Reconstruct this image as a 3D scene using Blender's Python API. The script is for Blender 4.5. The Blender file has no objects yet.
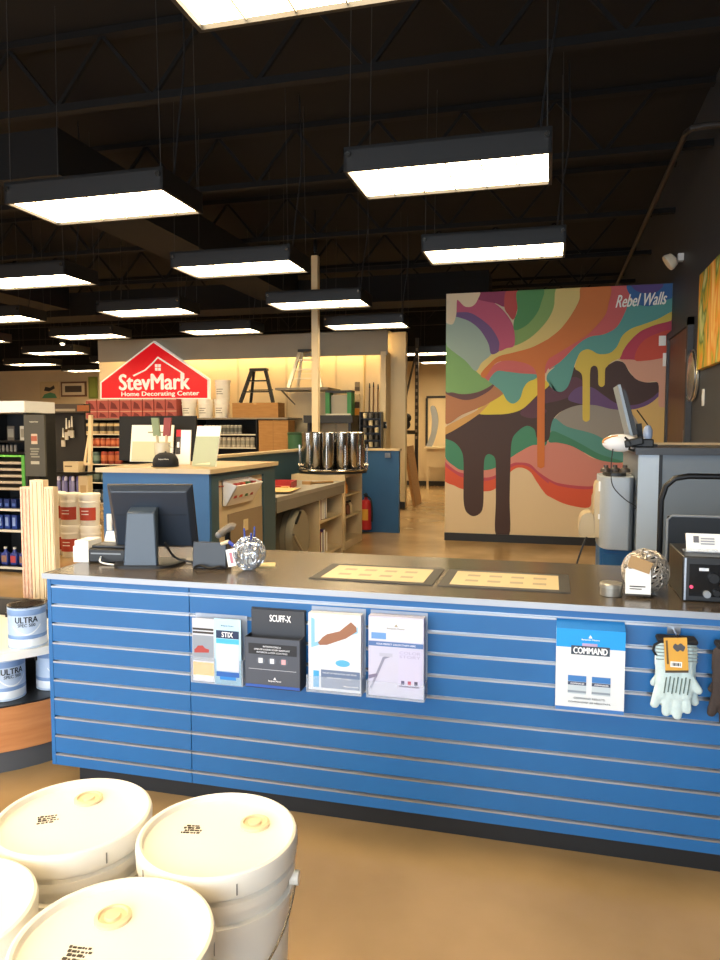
import bpy, bmesh, math, random
from mathutils import Vector, Matrix
random.seed(7)
D = bpy.data
SC = bpy.context.scene
COL = SC.collection
PI = math.pi

# ------------------------------------------------------------------ camera
FPX, CAMH, YAW, PITCH = 722.0, 1.49, math.radians(14.75), math.radians(3.97)
cam_d = D.cameras.new('camera'); cam = D.objects.new('camera', cam_d); COL.objects.link(cam)
cam_d.sensor_fit = 'VERTICAL'; cam_d.sensor_height = 36.0; cam_d.lens = FPX / 960 * 36
cam_d.clip_start = 0.05; cam_d.clip_end = 100
cam.location = (0, 0, CAMH); cam.rotation_euler = (PI / 2 - PITCH, 0, YAW)
SC.camera = cam
# ------------------------------------------------------------------ world + daylight + exposure
W = D.worlds.new('world'); SC.world = W; W.use_nodes = True
W.node_tree.nodes['Background'].inputs[0].default_value = (0.75, 0.87, 1, 1)
W.node_tree.nodes['Background'].inputs[1].default_value = 2.0
vs = SC.view_settings
vs.view_transform = 'Standard'; vs.look = 'None'; vs.gamma = 1; vs.use_curve_mapping = False
vs.exposure = 0.45
day_d = D.lights.new('storefront_daylight', 'AREA'); day = D.objects.new('storefront_daylight', day_d); COL.objects.link(day)
day_d.shape = 'RECTANGLE'; day_d.size = 9.0; day_d.size_y = 2.5; day_d.energy = 270; day_d.color = (0.80, 0.90, 1.0)
day.location = (-3.3, -2.75, 1.55); day.rotation_euler = (PI / 2, 0, 0)
LAMP = 17.0          # radiance of the ceiling fixtures' diffusers

# ------------------------------------------------------------------ pixel helpers (directions only)
_fw = Vector((-math.sin(YAW) * math.cos(PITCH), math.cos(YAW) * math.cos(PITCH), -math.sin(PITCH)))
_rt = Vector((math.cos(YAW), math.sin(YAW), 0)); _up = _rt.cross(_fw); _C = Vector((0, 0, CAMH))
def ray(x, y): return _fw * FPX + _rt * (x - 360) - _up * (y - 480)
def PZ(x, y, z): r = ray(x, y); return _C + r * ((z - CAMH) / r.z)
def PY(x, y, Y): r = ray(x, y); return _C + r * (Y / r.y)
def PX(x, y, X): r = ray(x, y); return _C + r * (X / r.x)

# ------------------------------------------------------------------ materials
def lin(c):
    if isinstance(c, str):
        c = c.lstrip('#'); c = [int(c[i:i + 2], 16) / 255 for i in (0, 2, 4)]
        c = [v / 12.92 if v <= .04045 else ((v + .055) / 1.055) ** 2.4 for v in c]
    return tuple(c[:3])
MATS = {}
def mat(name, col, rough=.5, metal=0., noise=0., scale=8., bump=0., bscale=60., stretch=None, spec=.5, emit=0., alpha=1., coat=0., col2=None, trans=0.):
    if name in MATS: return MATS[name]
    m = D.materials.new(name); m.use_nodes = True; nt = m.node_tree; N = nt.nodes; L = nt.links
    b = N['Principled BSDF']; c = lin(col)
    b.inputs['Base Color'].default_value = (*c, 1); b.inputs['Roughness'].default_value = rough
    b.inputs['Metallic'].default_value = metal; b.inputs['Specular IOR Level'].default_value = spec
    b.inputs['Coat Weight'].default_value = coat; b.inputs['Coat Roughness'].default_value = .1
    if trans: b.inputs['Transmission Weight'].default_value = trans; b.inputs['IOR'].default_value = 1.45
    b.inputs['Alpha'].default_value = alpha
    if emit: b.inputs['Emission Color'].default_value = (*c, 1); b.inputs['Emission Strength'].default_value = emit
    if noise or col2 or bump:
        tc = N.new('ShaderNodeTexCoord'); mp = N.new('ShaderNodeMapping'); L.new(tc.outputs['Object'], mp.inputs[0])
        if stretch: mp.inputs['Scale'].default_value = stretch
    if noise or col2:
        n = N.new('ShaderNodeTexNoise'); n.inputs['Scale'].default_value = scale; n.inputs['Detail'].default_value = 5
        L.new(mp.outputs[0], n.inputs['Vector'])
        r = N.new('ShaderNodeValToRGB'); r.color_ramp.elements[0].position = .3; r.color_ramp.elements[1].position = .7
        c2 = lin(col2) if col2 else tuple(min(1, v * (1 + noise)) for v in c)
        c1 = c if col2 else tuple(v * (1 - noise) for v in c)
        r.color_ramp.elements[0].color = (*c1, 1); r.color_ramp.elements[1].color = (*c2, 1)
        L.new(n.outputs['Fac'], r.inputs[0]); L.new(r.outputs[0], b.inputs['Base Color'])
    if bump:
        n2 = N.new('ShaderNodeTexNoise'); n2.inputs['Scale'].default_value = bscale; L.new(mp.outputs[0], n2.inputs['Vector'])
        bp = N.new('ShaderNodeBump'); bp.inputs['Strength'].default_value = bump; bp.inputs['Distance'].default_value = .004
        L.new(n2.outputs['Fac'], bp.inputs['Height']); L.new(bp.outputs[0], b.inputs['Normal'])
    MATS[name] = m; return m
def emission(name, col, s):
    m = D.materials.new(name); m.use_nodes = True; nt = m.node_tree; nt.nodes.clear()
    o = nt.nodes.new('ShaderNodeOutputMaterial'); e = nt.nodes.new('ShaderNodeEmission')
    e.inputs[0].default_value = (*lin(col), 1); e.inputs[1].default_value = s
    nt.links.new(e.outputs[0], o.inputs[0]); MATS[name] = m; return m
def flat(c, rough=.55): return mat('paint_' + c.strip('#'), c, rough)

# ------------------------------------------------------------------ mesh builder
class MB:
    def __init__(s): s.v = []; s.f = []
    def add(s, vs_, fs): o = len(s.v); s.v += [Vector(p) for p in vs_]; s.f += [tuple(i + o for i in f) for f in fs]; return s
    def box(s, x0, x1, y0, y1, z0, z1):
        if x0 > x1: x0, x1 = x1, x0
        if y0 > y1: y0, y1 = y1, y0
        if z0 > z1: z0, z1 = z1, z0
        return s.add([(x0, y0, z0), (x1, y0, z0), (x1, y1, z0), (x0, y1, z0), (x0, y0, z1), (x1, y0, z1), (x1, y1, z1), (x0, y1, z1)],
                     [(0, 3, 2, 1), (4, 5, 6, 7), (0, 1, 5, 4), (1, 2, 6, 5), (2, 3, 7, 6), (3, 0, 4, 7)])
    def obox(s, c, ax, ay, az):   # centre + three half-axis vectors
        c, ax, ay, az = map(Vector, (c, ax, ay, az))
        P = [c + ax * i + ay * j + az * k for k in (-1, 1) for (i, j) in ((-1, -1), (1, -1), (1, 1), (-1, 1))]
        return s.add(P, [(0, 3, 2, 1), (4, 5, 6, 7), (0, 1, 5, 4), (1, 2, 6, 5), (2, 3, 7, 6), (3, 0, 4, 7)])
    def bar(s, a, b, w, h=None):  # square bar from a to b
        a, b = Vector(a), Vector(b); d = (b - a); h = h or w
        u = Vector((0, 0, 1)) if abs(d.normalized().z) < .9 else Vector((0, 1, 0))
        x = d.cross(u).normalized(); y = x.cross(d).normalized()
        return s.obox((a + b) / 2, x * w / 2, y * h / 2, d / 2)
    def lathe(s, prof, seg=24, c=(0, 0, 0), a0=0., a1=2 * PI, cap=True):
        full = abs(a1 - a0 - 2 * PI) < 1e-6; n = seg if full else seg + 1; c = Vector(c); V = []; Fc = []
        for r, z in prof:
            for i in range(n):
                a = a0 + (a1 - a0) * i / seg; V.append(c + Vector((r * math.cos(a), r * math.sin(a), z)))
        m = len(prof)
        for j in range(m - 1):
            for i in range(seg):
                k = (i + 1) % n; Fc.append((j * n + i, j * n + k, (j + 1) * n + k, (j + 1) * n + i))
        if cap and full:
            if prof[0][0] > 1e-6: Fc.append(tuple(reversed(range(n))))
            if prof[-1][0] > 1e-6: Fc.append(tuple((m - 1) * n + i for i in range(n)))
        return s.add(V, Fc)
    def cyl(s, a, b, r, seg=12, r2=None): return s.tube([a, b], r, seg, r2)
    def tube(s, pts, r, seg=8, r2=None, closed=False):
        pts = [Vector(p) for p in pts]; n = len(pts); V = []; Fc = []; prev = None
        for i, p in enumerate(pts):
            if closed: t = (pts[(i + 1) % n] - pts[i - 1])
            else: t = pts[min(i + 1, n - 1)] - pts[max(i - 1, 0)]
            if t.length < 1e-9: t = Vector((0, 0, 1))
            t.normalize()
            if prev is None: u = Vector((0, 0, 1)) if abs(t.z) < .9 else Vector((0, 1, 0)); x = t.cross(u).normalized()
            else: x = (prev - t * prev.dot(t)).normalized()
            prev = x; y = t.cross(x); rr = r if r2 is None else r + (r2 - r) * i / max(1, n - 1)
            V += [p + x * rr * math.cos(2 * PI * k / seg) + y * rr * math.sin(2 * PI * k / seg) for k in range(seg)]
        for i in range(n if closed else n - 1):
            j = (i + 1) % n
            for k in range(seg): l = (k + 1) % seg; Fc.append((i * seg + k, i * seg + l, j * seg + l, j * seg + k))
        if not closed: Fc.append(tuple(reversed(range(seg)))); Fc.append(tuple((n - 1) * seg + k for k in range(seg)))
        return s.add(V, Fc)
    def sphere(s, c, r, seg=16, rings=10, sc=(1, 1, 1)):
        c = Vector(c); o = MB().lathe([(max(r * math.sin(PI * i / rings), 1e-5), -r * math.cos(PI * i / rings)) for i in range(rings + 1)], seg)
        return s.add([c + Vector((p.x * sc[0], p.y * sc[1], p.z * sc[2])) for p in o.v], o.f)
    def prism(s, poly, o, ax, ay, az):  # polygon (u,v) extruded: o + u*ax + v*ay (+ az)
        o, ax, ay, az = map(Vector, (o, ax, ay, az)); n = len(poly)
        V = [o + ax * u + ay * v for u, v in poly]; V += [p + az for p in V]
        return s.add(V, [tuple(range(n)), tuple(reversed(range(n, 2 * n)))] + [(i, i + n, (i + 1) % n + n, (i + 1) % n) for i in range(n)])
    def mesh(s, name, M=None, smooth=True, ang=35):
        me = D.meshes.new(name); vv = [M @ p for p in s.v] if M else s.v
        me.from_pydata([tuple(p) for p in vv], [], s.f)
        bm = bmesh.new(); bm.from_mesh(me); bmesh.ops.recalc_face_normals(bm, faces=bm.faces); bm.to_mesh(me); bm.free()
        if smooth:
            me.polygons.foreach_set('use_smooth', [True] * len(me.polygons)); me.set_sharp_from_angle(angle=math.radians(ang))
        return me
MWI = {}
def tag(o, label=None, cat=None, group=None, kind=None):
    for k, v in (('label', label), ('category', cat), ('group', group), ('kind', kind)):
        if v: o[k] = v
    return o
def thing(name, label, cat, loc=(0, 0, 0), rz=0., group=None, kind=None):
    o = D.objects.new(name, None); COL.objects.link(o); o.location = loc; o.rotation_euler = (0, 0, rz); o.empty_display_size = .05
    MWI[o] = (Matrix.Translation(loc) @ Matrix.Rotation(rz, 4, 'Z')).inverted()
    return tag(o, label, cat, group, kind)
def part(name, mb, m, parent, world=False, smooth=True, bev=0., label=None):
    r = parent
    while r.parent: r = r.parent
    o = D.objects.new(name, mb.mesh(name, MWI[r] if world else None, smooth)); o.data.materials.append(m)
    COL.objects.link(o); o.parent = parent
    if bev:
        md = o.modifiers.new('bevel', 'BEVEL'); md.width = bev; md.segments = 2; md.limit_method = 'ANGLE'; md.angle_limit = math.radians(40)
    if label: o['label'] = label
    return o
def solo(name, mb, m, label=None, cat=None, loc=None, rz=0., group=None, kind=None, world=True, bev=0., smooth=True):
    if loc is None:
        lo = Vector((min(v.x for v in mb.v), min(v.y for v in mb.v), min(v.z for v in mb.v))); hi = Vector((max(v.x for v in mb.v), max(v.y for v in mb.v), 0))
        loc = Vector(((lo.x + hi.x) / 2, (lo.y + hi.y) / 2, lo.z))
    M = (Matrix.Translation(loc) @ Matrix.Rotation(rz, 4, 'Z'))
    o = D.objects.new(name, mb.mesh(name, M.inverted() if world else None, smooth)); o.data.materials.append(m)
    COL.objects.link(o); o.location = loc; o.rotation_euler = (0, 0, rz); MWI[o] = M.inverted()
    if bev:
        md = o.modifiers.new('bevel', 'BEVEL'); md.width = bev; md.segments = 2; md.limit_method = 'ANGLE'; md.angle_limit = math.radians(40)
    return tag(o, label, cat, group, kind)
def struct(name, mb, m, **k): return solo(name, mb, m, kind='structure', **k)
def copy_tree(o, parent=None, loc=None, rz=None, label=None, group=None):
    c = o.copy(); COL.objects.link(c); c.parent = parent
    if parent is None:
        if loc is not None: c.location = loc
        if rz is not None: c.rotation_euler = (0, 0, rz)
        if label: c['label'] = label
        if group: c['group'] = group
        MWI[c] = (Matrix.Translation(c.location) @ Matrix.Rotation(c.rotation_euler.z, 4, 'Z')).inverted()
    for ch in o.children: copy_tree(ch, c)
    return c
_fc = {}
def glyphs(s, bold=0., shear=0.):
    k = (s, bold, shear)
    if k in _fc: return _fc[k]
    cu = D.curves.new('t', 'FONT'); cu.body = s; cu.resolution_u = 3; cu.offset = bold; cu.shear = shear; cu.fill_mode = 'FRONT'
    ob = D.objects.new('t', cu); COL.objects.link(ob); dg = bpy.context.evaluated_depsgraph_get(); dg.update()
    me = ob.evaluated_get(dg).to_mesh(); V = [v.co.copy() for v in me.vertices]; Fs = [tuple(p.vertices) for p in me.polygons]
    ob.evaluated_get(dg).to_mesh_clear(); D.objects.remove(ob); D.curves.remove(cu)
    x0 = min(v.x for v in V); x1 = max(v.x for v in V); y0 = min(v.y for v in V); y1 = max(v.y for v in V)
    V = [((v.x - x0) / (x1 - x0) - .5, (v.y - y0) / (y1 - y0) - .5) for v in V]
    _fc[k] = (V, Fs); return _fc[k]
def textmb(s, c, ax, ay, bold=.01, shear=0., wrap=None):
    """letters filling the box c +- ax/2, +- ay/2 ; wrap=(cx,cy,r) bends it round a vertical cylinder facing angle given by c"""
    V, Fs = glyphs(s, 0., shear); mb = MB(); c, ax, ay = map(Vector, (c, ax, ay)); w, h = ax.length, ay.length
    e = bold * h * 1.6; offs = [(0, 0)] + ([(-e, 0), (e, 0), (0, e * .6), (0, -e * .6)] if bold > .004 else [])
    sx, sy = (w - 2 * e) / w, (h - 1.2 * e) / h
    nn = ax.cross(ay).normalized()
    for io, (du, dv) in enumerate(offs):
        if wrap:
            cx, cy, r = wrap; r += .0002 * io; a0 = math.atan2(c.y - cy, c.x - cx)
            P = [(cx + r * math.cos(a0 + (u * w * sx + du) / r), cy + r * math.sin(a0 + (u * w * sx + du) / r), c.z + v * h * sy + dv) for u, v in V]
        else: P = [c + nn * (.0003 * io) + ax * (u * sx + du / w) + ay * (v * sy + dv / h) for u, v in V]
        mb.add(P, Fs)
    return mb
def rect(c, ax, ay, th):   # thin card centred at c
    ax, ay = Vector(ax), Vector(ay); n = ax.cross(ay).normalized()
    return MB().obox(c, ax / 2, ay / 2, n * th / 2)
def spline(pts, sub=5, closed=True):
    out = []; n = len(pts)
    for i in range(n if closed else n - 1):
        g = (lambda k: pts[k % n]) if closed else (lambda k: pts[min(max(k, 0), n - 1)])
        p0, p1, p2, p3 = g(i - 1), g(i), g(i + 1), g(i + 2)
        for k in range(sub):
            t = k / sub
            out.append(tuple(.5 * ((2 * b) + (-a + c) * t + (2 * a - 5 * b + 4 * c - d) * t * t + (-a + 3 * b - 3 * c + d) * t ** 3) for a, b, c, d in zip(p0, p1, p2, p3)))
    if not closed: out.append(pts[-1])
    return out

# ------------------------------------------------------------------ shared materials
M_floor = mat('polished_concrete', '#b4956a', .22, col2='#957a50', scale=1.6, bump=.04, bscale=9)
M_ceil = mat('black_ceiling_paint', '#050404', .95, noise=.3, scale=3)
M_beam = mat('black_steel', '#060505', .9)
M_navy = mat('charcoal_wall_paint', '#3c4046', .55, noise=.05, scale=3)
M_beige = mat('beige_wall_paint', '#c9b48f', .7, noise=.03, scale=2)
M_cream = mat('cream_wall_paint', '#dcc9a2', .7, noise=.02, scale=2)
M_greywall = mat('grey_beige_header', '#a79f8c', .7, noise=.03, scale=2)
M_blue = mat('blue_laminate', '#1a629f', .38, noise=.04, scale=5)
M_blue2 = mat('blue_kiosk_laminate', '#225a8c', .45, noise=.05, scale=4)
M_blue_shade = mat('shaded_blue_laminate', '#33505a', .5, noise=.05, scale=4)  # same blue laminate, with the shade on side faces put into the colour
M_alu = mat('brushed_aluminium', '#aeb2b8', .3, metal=1., noise=.08, scale=4, stretch=(1, 40, 40))
M_steel = mat('stainless_steel', '#b8b4ac', .2, metal=1.)
M_dark = mat('dark_stone_laminate', '#51473b', .22, noise=.3, scale=90)
M_black = mat('black_plastic', '#17181a', .45)
M_blackm = mat('black_metal', '#141416', .35, metal=.3)
M_white = mat('white_plastic', '#ecebe6', .4)
M_paper = mat('white_paper', '#f2f0ea', .7)
M_grey = mat('grey_plastic', '#8d9298', .5)
M_wood = mat('cherry_laminate', '#c98a58', .4, col2='#b87746', scale=4, stretch=(1, 1, 9))
M_card = mat('cardboard', '#a97c46', .8, col2='#9a6e3a', scale=5, stretch=(1, 1, 6))
M_beigelam = mat('beige_laminate', '#cbb894', .5, noise=.04, scale=6)
M_pail = mat('white_pail_plastic', '#efeade', .38, spec=.5)
M_clear = mat('clear_acrylic', '#e8f2ff', .08, alpha=.16)

# ------------------------------------------------------------------ setting
XR = 1.42; XL = -17.5; YF = -2.4; YB = 19.2; ZC = 4.75
struct('floor', MB().box(XL, XR + .15, YF - .15, YB + .15, -.1, 0), M_floor)
struct('ceiling', MB().box(XL, XR + .15, YF - .15, YB + .15, ZC, ZC + .1), M_ceil)
struct('wall_right', MB().box(XR, XR + .15, YF, YB, 0, ZC), M_navy)
struct('wall_left', MB().box(XL - .15, XL, YF, YB, 0, ZC), M_beige)
struct('wall_back', MB().box(XL, XR, YB, YB + .15, 0, 3.32), M_beige)
struct('trim_1', MB().box(XL, XR, YB, YB + .15, 3.32, ZC), M_ceil)
struct('baseboard_back', MB().box(XL, XR, YB - .015, YB, 0, .12), M_black)
struct('baseboard_right', MB().box(XR - .012, XR, YF, 8.15, 0, .11), M_black)
# storefront behind the camera: sill, header, mullions round the daylight
struct('wall_front', MB().box(XL, -7.9, YF - .15, YF, 0, ZC).box(1.3, XR, YF - .15, YF, 0, ZC).box(-7.9, 1.3, YF - .15, YF, 2.9, ZC), M_beige)
fr = MB()
for i in range(6): x = -7.86 + i * (9.1 / 5); fr.box(x - .03, x + .03, YF - .1, YF - .02, 0, 2.9)
fr.box(-7.9, 1.3, YF - .1, YF - .02, 0, .12).box(-7.9, 1.3, YF - .1, YF - .02, 2.82, 2.9)
struct('window_1', fr, M_beam)
# mural partition
XM0, XM1, YM, ZM = -1.365, XR, 9.69, 3.285
struct('wall_mural', MB().box(XM0, XM1, YM, YM + .16, 0, ZM), M_cream)
struct('baseboard_mural', MB().box(XM0, XM1 - .03, YM - .02, YM, 0, .105), M_black)
# merchandise partition
YW = 13.48
struct('wall_merchandise', MB().box(-9.25, -2.66, YW, YW + .16, 0, 3.33), M_cream)
struct('baseboard_merchandise', MB().box(-9.25, -2.66, YW - .015, YW, 0, .12), M_black)
hd = thing('trim_2', None, None, (-6.1, YW, 2.87), kind='structure')
XV = PY(98, 350, YW - .4).x
part('valance', MB().box(XV, -2.92, YW - .40, YW - .37, 2.87, 3.33).box(XV, -2.92, YW - .40, YW, 3.31, 3.33), M_greywall, hd, True)
M_strip = emission('strip_lamp_glow', (1, .70, .34), 40.)
for i in range(5):
    x = -8.7 + i * 1.13
    part('strip_lamp', MB().box(x, x + 1.0, YW - .30, YW - .26, 3.24, 3.28), M_strip, hd, True)
for x in (PY(238, 380, YW).x, PY(286.5, 380, YW).x, PY(336, 380, YW).x):
    part('panel_strip', MB().box(x - .02, x + .02, YW - .012, YW - .001, .12, 3.3), M_beigelam, hd, True)
xp = PY(388, 400, YW).x
part('end_post', MB().box(xp - .05, xp + .05, YW - .42, YW - .001, 0, 2.93), M_cream, hd, True)
# ceiling steel
for i in range(9):
    y = 1.1 + i * 2.15
    bm_ = MB().box(XL, XR, y - .05, y + .05, ZC - .06, ZC - .005).box(XL, XR, y - .04, y + .04, ZC - .62, ZC - .56)
    k = 0; x = -13.5
    while x < XR - .6:
        bm_.bar((x, y, ZC - .05), (x + .45, y, ZC - .58), .03).bar((x + .45, y, ZC - .58), (x + .9, y, ZC - .05), .03); x += .9
    struct('ceiling_joist', bm_, M_beam)
struct('ceiling_duct', MB().box(-13, -1.0, 11.9, 12.6, 3.62, 4.05), M_beam)
struct('ceiling_duct', MB().box(-4.9, -4.2, 5.6, 11.8, 3.72, 4.12), M_beam)
struct('ceiling_duct', MB().box(-9.4, -8.7, 4.6, 11.8, 3.72, 4.12), M_beam)

# ------------------------------------------------------------------ ceiling lights
M_diff = None
def diffuser_mat():
    m = D.materials.new('lamp_diffuser'); m.use_nodes = True; nt = m.node_tree; N = nt.nodes; L = nt.links; N.clear()
    o = N.new('ShaderNodeOutputMaterial'); e = N.new('ShaderNodeEmission'); tc = N.new('ShaderNodeTexCoord'); n = N.new('ShaderNodeTexNoise')
    n.inputs['Scale'].default_value = 5; L.new(tc.outputs['Object'], n.inputs['Vector'])
    r = N.new('ShaderNodeValToRGB'); r.color_ramp.elements[0].position = .35; r.color_ramp.elements[1].position = .6
    r.color_ramp.elements[0].color = (1, .72, .40, 1); r.color_ramp.elements[1].color = (1, .80, .50, 1)
    L.new(n.outputs['Fac'], r.inputs[0]); L.new(r.outputs[0], e.inputs[0]); e.inputs[1].default_value = LAMP; L.new(e.outputs[0], o.inputs[0])
    return m
M_diff = diffuser_mat()
M_cable = mat('cable_grey', '#3a3835', .6)
M_hous = mat('dark_fixture_paint', '#1c1a18', .5)
M_louv = mat('fixture_louvre', '#d8cdb0', .5)
ZL = 3.1
def make_light(loc, label, group):
    t = thing('pendant_light', label, 'light', loc, 0, group)
    hx, hy = .63, .29
    part('housing', MB().box(-hx, hx, -hy, -hy + .02, 0, .15).box(-hx, hx, hy - .02, hy, 0, .15).box(-hx, -hx + .02, -hy, hy, 0, .15).box(hx - .02, hx, -hy, hy, 0, .15).box(-hx, hx, -hy, hy, .13, .15), M_hous, t)
    df = part('diffuser', MB().box(-hx + .022, hx - .022, -hy + .022, hy - .022, .02, .03), M_diff, t)
    for i in range(1, 6):
        x = -hx + 2 * hx * i / 6
        part('louvre_blade', MB().box(x - .004, x + .004, -hy + .022, hy - .022, .012, .0195), M_louv, df)
    for sx in (-1, 1):
        for sy in (-1, 1):
            part('suspension_cable', MB().cyl((sx * (hx - .03), sy * (hy - .03), .15), (sx * (hx - .05), sy * (hy - .03), ZC - ZL - .002), .0025, 6), M_cable, t)
            part('bolt', MB().cyl((sx * (hx - .03), sy * (hy + .001), .10), (sx * (hx - .03), sy * (hy + .018), .10), .018, 10), M_steel, t)
    part('power_cord', MB().tube(spline([(hx - .08, 0, .15), (hx - .05, .02, .5), (hx + .02, 0, 1.0), (hx, 0, ZC - ZL - .002)], 4, False), .007, 6), M_black, t)
    return t
GL = 'fluorescent pendants in the ceiling grid'
LBL = 'dark framed pendant light with glowing diffuser hung on cables from the black ceiling'
L0 = make_light((-.65 - .057 * 2.25, 2.5, ZL), LBL, GL)
for cx in (-.65, -3.17, -5.65, -8.15, -10.65, -13.1):
    for ry in (2.5, 4.75, 6.87, 9.05, 11.12, 13.3, 15.45, 17.5):
        if (cx, ry) == (-.65, 2.5): continue
        if cx > -1 and ry > 7.5 and ry < 13.5: continue
        if cx > -4 and ry == 2.5 and cx < -1: pass
        if ry == 13.3 and cx > -9.3 and cx < -2.6: continue
        cl = copy_tree(L0, None, (cx + .057 * (ry - 4.75), ry, ZL))
        own = {(-.65, 4.75): 'pendant light hung between the service counter and the mural', (-.65, 6.87): 'pendant light hung nearest the dripping mural', (-3.17, 4.75): 'pendant light hung above the blue kiosk', (-3.17, 9.05): 'pendant light hung right beside the slim cream post', (-3.17, 6.87): 'pendant light hung above the grey work bench'}.get((cx, ry))
        if own: cl['label'] = own
for ry in (.35, -1.6):
    for cx in (-.65, -3.17, -5.65): copy_tree(L0, None, (cx - .25, ry, ZL))
L0['label'] = 'pendant light hung straight above the service counter'

# ------------------------------------------------------------------ right wall: door, conduit, picture, disc
M_door = mat('brown_wood_door', '#6a4c3c', .45, col2='#573c2e', scale=5, stretch=(6, 6, .6))
d1 = thing('door_1', None, None, (XR, 8.95, 0), kind='structure')
part('door_leaf', MB().box(XR - .035, XR - .002, 8.28, 9.55, .0, 2.58), M_door, d1, True)
part('door_frame', MB().box(XR - .06, XR - .002, 8.2, 8.28, 0, 2.66).box(XR - .06, XR - .002, 9.55, 9.63, 0, 2.66).box(XR - .06, XR - .002, 8.2, 9.63, 2.58, 2.66), M_navy, d1, True)
for z in (.3, 1.35, 2.2): part('hinge', MB().cyl((XR - .05, 8.285, z), (XR - .05, 8.285, z + .14), .014, 8), M_alu, d1, True)
part('door_handle', MB().cyl((XR - .035, 9.42, 1.02), (XR - .085, 9.42, 1.02), .012, 8).box(XR - .095, XR - .078, 9.30, 9.43, 1.01, 1.03), M_alu, d1, True)
a = PX(640, 270, 1.1); b = PX(688, 148, 1.1)
zc = ZC - .67
solo('conduit', MB().tube([(1.1, 17, zc), (1.1, b.y + .12, zc), (1.13, b.y + .03, zc), (1.22, b.y, zc), (XR - .002, b.y, zc)], .028, 10), mat('conduit_grey', '#2e2924', .6), 'grey conduit running under the black ceiling and elbowing into the dark wall', 'pipe')
dc = PX(690, 376, XR - .05)
w = thing('wall_disc', 'round silvery disc mounted on the dark wall beside the brown door', 'wall disc', (XR - .002, dc.y, dc.z))
disc = MB().lathe([(.001, 0), (.25, 0), (.265, .012), (.265, .03), (.25, .045), (.2, .05), (.001, .07)], 40)
disc.v = [Vector((-p.z, p.x, p.y)) for p in disc.v]
part('dish', disc, mat('silver_satin', '#cfc6b4', .25, metal=.8), w)
ring_ = MB().tube([(-.045, .25 * math.cos(2 * PI * i / 40), .25 * math.sin(2 * PI * i / 40)) for i in range(40)], .009, 6, closed=True)
part('rim', ring_, M_alu, w)
# painting on canvas
def painting_mat():
    m = D.materials.new('abstract_canvas_print'); m.use_nodes = True; nt = m.node_tree; N = nt.nodes; L = nt.links; b = N['Principled BSDF']
    tc = N.new('ShaderNodeTexCoord'); mp = N.new('ShaderNodeMapping'); mp.inputs['Scale'].default_value = (2, 2.4, 1.0); L.new(tc.outputs['Object'], mp.inputs[0])
    n = N.new('ShaderNodeTexNoise'); n.inputs['Scale'].default_value = 1.6; n.inputs['Distortion'].default_value = 1.2; L.new(mp.outputs[0], n.inputs[0])
    r = N.new('ShaderNodeValToRGB'); cr = r.color_ramp
    for p, c in ((.0, '#f2d9b8'), (.36, '#f4cf7a'), (.46, '#e8922c'), (.52, '#c8b43a'), (.58, '#5c7a34'), (.66, '#c9d68a'), (.8, '#e9c9a0')):
        e = cr.elements.new(p); e.color = (*lin(c), 1)
    L.new(n.outputs['Fac'], r.inputs[0]); L.new(r.outputs[0], b.inputs['Base Color']); b.inputs['Roughness'].default_value = .6
    return m
p0 = PX(700, 275, XR - .05); p1 = PX(698, 370, XR - .05)
pic = thing('canvas_picture', 'abstract orange and green canvas picture on the dark wall', 'picture', (XR - .002, 7.1, p1.z))
part('canvas', MB().box(XR - .055, XR - .004, 6.2, p0.y, p1.z, p0.z), painting_mat(), pic, True, bev=.004)
part('canvas_edge', MB().box(XR - .05, XR - .003, p0.y, p0.y + .008, p1.z, p0.z), flat('#e8d6b8'), pic, True)
solo('light_switch', MB().box(XR - .012, XR - .002, 7.55, 7.63, 1.72, 1.88).box(XR - .018, XR - .012, 7.575, 7.605, 1.77, 1.83), M_white, 'white switch plate on the dark wall below the canvas picture', 'switch')
c_ = PX(672, 259, XR - .12)
em = thing('emergency_lamp', 'small white lamp bracketed high on the dark wall above the mural corner', 'lamp', (XR - .002, c_.y, c_.z - .08))
part('bracket', MB().box(-.06, 0, -.05, .05, .05, .13), M_white, em)
hb = MB().lathe([(.03, -.02), (.075, .0), (.095, .06), (.09, .085), (.001, .1)], 20); hb.v = [Matrix.Rotation(math.radians(-125), 3, 'Y') @ p + Vector((-.1, 0, .08)) for p in hb.v]
part('lamp_head', hb, mat('warm_white_lens', '#efe3c8', .3), em)
sw = PY(662, 341, YM)
solo('thermostat', MB().box(sw.x - .04, sw.x + .04, YM - .04, YM - .019, sw.z - .06, sw.z + .06).box(sw.x - .02, sw.x + .02, YM - .045, YM - .04, sw.z - .02, sw.z + .03), M_white, 'white control box on the mural near its edge', 'control box')
sw = PY(666, 359, YM)
solo('thermostat', MB().box(sw.x - .04, sw.x + .04, YM - .04, YM - .019, sw.z - .09, sw.z + .07).box(sw.x - .012, sw.x + .012, YM - .047, YM - .04, sw.z - .03, sw.z + .02), M_white, 'tall white switch box on the mural beside the brown door', 'control box')

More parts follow.
